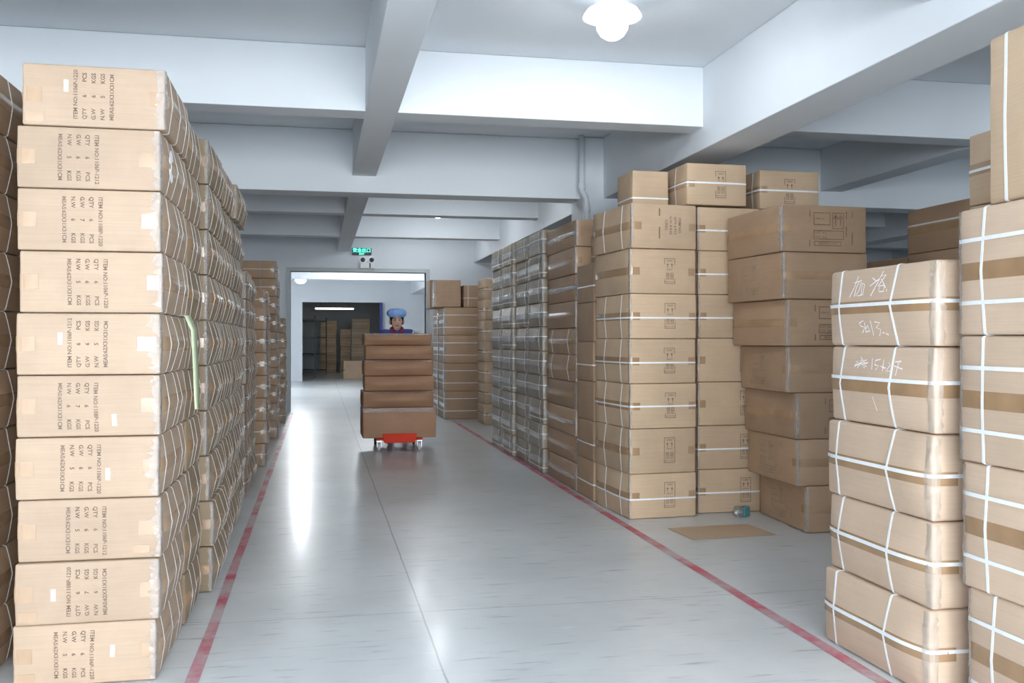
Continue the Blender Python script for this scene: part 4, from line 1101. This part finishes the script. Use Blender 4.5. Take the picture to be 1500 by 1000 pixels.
lamp(1.69, 16.45, 'added unseen fill lamp in the last bay before the doorway wall', M['bulb_fill'])  # added out of sight to brighten the wall above the doorway
lamp(-0.47, 25.0, 'bright round ceiling lamp seen through the doorway', M['bulb_far'], 0.28).scale = (1.45, 1.45, 1.2)
lamp(1.1, 21.9, 'round ceiling lamp just inside the room behind the doorway', M['bulb_far'])

# exit sign with emergency light below
SX, SY, SZ = 0.755, YW, 2.90
s = empty('exit_sign', (SX, SY, SZ)); tag(s, 'lit green EXIT sign on the wall above the doorway', 'exit sign')
MB().box(-0.175, 0.175, -0.05, 0.0, -0.065, 0.065).build('sign_case', M['sign_body'], s, bevel=0.006)
tv = text_shape([('安全出口', 0, 0.018, 0.082, 'CENTER')], 3); tv2 = text_shape([('EXIT', 0, -0.045, 0.046, 'CENTER')], 3)
for sh in (tv, tv2):
    obj('sign_lettering', mesh('sign_lettering', [(x, -0.0515, z) for x, z in sh[0]], sh[1], M['sign_green']), s)
e = empty('emergency_light', (SX + 0.10, SY, SZ - 0.22)); tag(e, 'white twin-head emergency light under the exit sign', 'emergency light')
MB().box(-0.13, 0.13, -0.07, 0.0, -0.085, 0.02).build('housing', M['plastic_white'], e, bevel=0.008)
MB().box(0.035, 0.06, -0.0715, -0.06, -0.075, 0.01).build('indicator_panel', M['plastic_dark'], e)
for sx in (-1, 1):
    h = MB().lathe([(0.0, 0.045), (0.025, 0.04), (0.04, 0.0), (0.043, -0.02), (0.038, -0.022)], 20).build('lamp_head', M['plastic_dark'], e, loc=(sx * 0.08, -0.06, 0.065), rot=(PI / 2 + 0.4, 0, 0), smooth=True)
    MB().lathe([(0.0, -0.019), (0.036, -0.021), (0.036, -0.022), (0.0, -0.024)], 20).build('lens', M['lens'], h)

# ---- what shows through the doorway
bt = Carton(0.62, 0.55, 0.60, 'x', 0.01, 0.005, seed=230, mat='board_tan'); bt.tape_on('-x', 0.05, 0.06, 'tape')
bt.place((1.07, 31.9, 0.003), 0.03, 'single tan carton on the floor in the second doorway', 'cartons beyond the doorway')
far = [Carton(0.62, 0.7, 0.335, 'x', 0.012, 0.005, seed=240 + k, mat='board_tan') for k in range(2)]
for c in far: c.strap_z(0.16, 0.014, 'strap_dull').edge_film(-1, -1, 0.05, 0.05)
GX = 'cartons beyond the doorway'
stack(far, 1.42, 34.5, 6, 'dim carton, {o} in the stack behind the single tan carton through the doorways', GX, jit=0.02, jr=1)
stack(far, 0.35, 38.6, 6, 'dim carton, {o} in the stack under the far light strip', GX, jit=0.02, jr=1)
stack(far, 1.10, 38.6, 5, 'dim carton, {o} in the shorter stack next to the light strip stack', GX, jit=0.02, jr=1)
def rack(x, y, label):
    r = empty('storage_rack', (x, y, 0)); tag(r, label, 'rack', 'dark racks in the far room')
    for sx in (-0.6, 0.6):
        for sy in (-0.25, 0.25):
            MB().box(sx - .02, sx + .02, sy - .02, sy + .02, 0, 2.1).build('post', M['dark_rack'], r)
    for zz in (0.15, 0.75, 1.35, 1.95):
        MB().box(-0.6, 0.6, -0.27, 0.27, zz, zz + .04).build('shelf', M['dark_rack'], r)
rack(-0.35, 36.3, 'dark steel rack through both doorways on the left')
rack(-0.75, 33.0, 'dark steel rack just inside the second doorway')
bl = MB().box(1.86, 1.94, 30.20, 30.36, 0.0, 2.45)
tag(bl.build('corner_guard', M['blue_post'], None, bevel=0.01), 'blue painted guard post at the second doorway edge', 'post')
ls = empty('tube_light', (0.55, 36.4, 2.45)); tag(ls, 'long lit tube light in the far dark room', 'tube light')
MB().box(-0.75, 0.75, -0.06, 0.06, 0.02, 0.07).build('housing', M['plastic_white'], ls)
MB().tube([(-0.7, 0, 0), (0.7, 0, 0)], 0.022, 12).build('tube', M['tube'], ls)
for sx in (-0.5, 0.5): MB().tube([(sx, 0, 0.06), (sx, 0, 0.9)], 0.005, 6).build('cord', M['plastic_dark'], ls)

# ------------------------------------------------------------------ light
def area(name, loc, rot, sx, sy, power, col):
    l = bpy.data.lights.new(name, 'AREA'); l.shape = 'RECTANGLE'; l.size = sx; l.size_y = sy; l.energy = power; l.color = col
    o = bpy.data.objects.new(name, l); COL.objects.link(o); o.location = loc; o.rotation_euler = rot
    return o
DAY = (0.90, 0.96, 1.0)
for i, (a, b, c_, d) in enumerate(WIN):     # daylight entering by each window of the wall behind the camera
    area('daylight_window', ((a + b) / 2, YB + 0.03, (c_ + d) / 2), (PI / 2, 0, 0), b - a, d - c_, (170, 220, 25, 0.5)[i], DAY)
area('room_fill', (-2.95, 25.0, 1.9), (PI / 2, 0, -PI / 2), 6.0, 1.6, 20, DAY)  # added fill for the room behind the doorway; that wall has no window
W = bpy.data.worlds.new('sky'); SC.world = W; W.use_nodes = True
nt = W.node_tree
bg = nt.nodes['Background']
sky = nt.nodes.new('ShaderNodeTexSky'); sky.sky_type = 'HOSEK_WILKIE'; sky.turbidity = 6
nt.links.new(sky.outputs['Color'], bg.inputs['Color']); bg.inputs['Strength'].default_value = 1.2

cam = bpy.data.cameras.new('camera'); co = bpy.data.objects.new('camera', cam); COL.objects.link(co)
cam.sensor_width = 36; cam.lens = 33.6; cam.shift_y = -0.002; cam.clip_end = 200
co.location = (0, 0, 1.3); co.rotation_euler = (PI / 2, 0, -math.radians(11.39))
SC.camera = co
SC.view_settings.view_transform = 'Standard'; SC.view_settings.look = 'None'
SC.view_settings.exposure = 1.08; SC.view_settings.gamma = 1
SC.view_settings.use_curve_mapping = False
SC.cycles.max_bounces = 8; SC.cycles.transparent_max_bounces = 12
SC.cycles.use_denoising = True
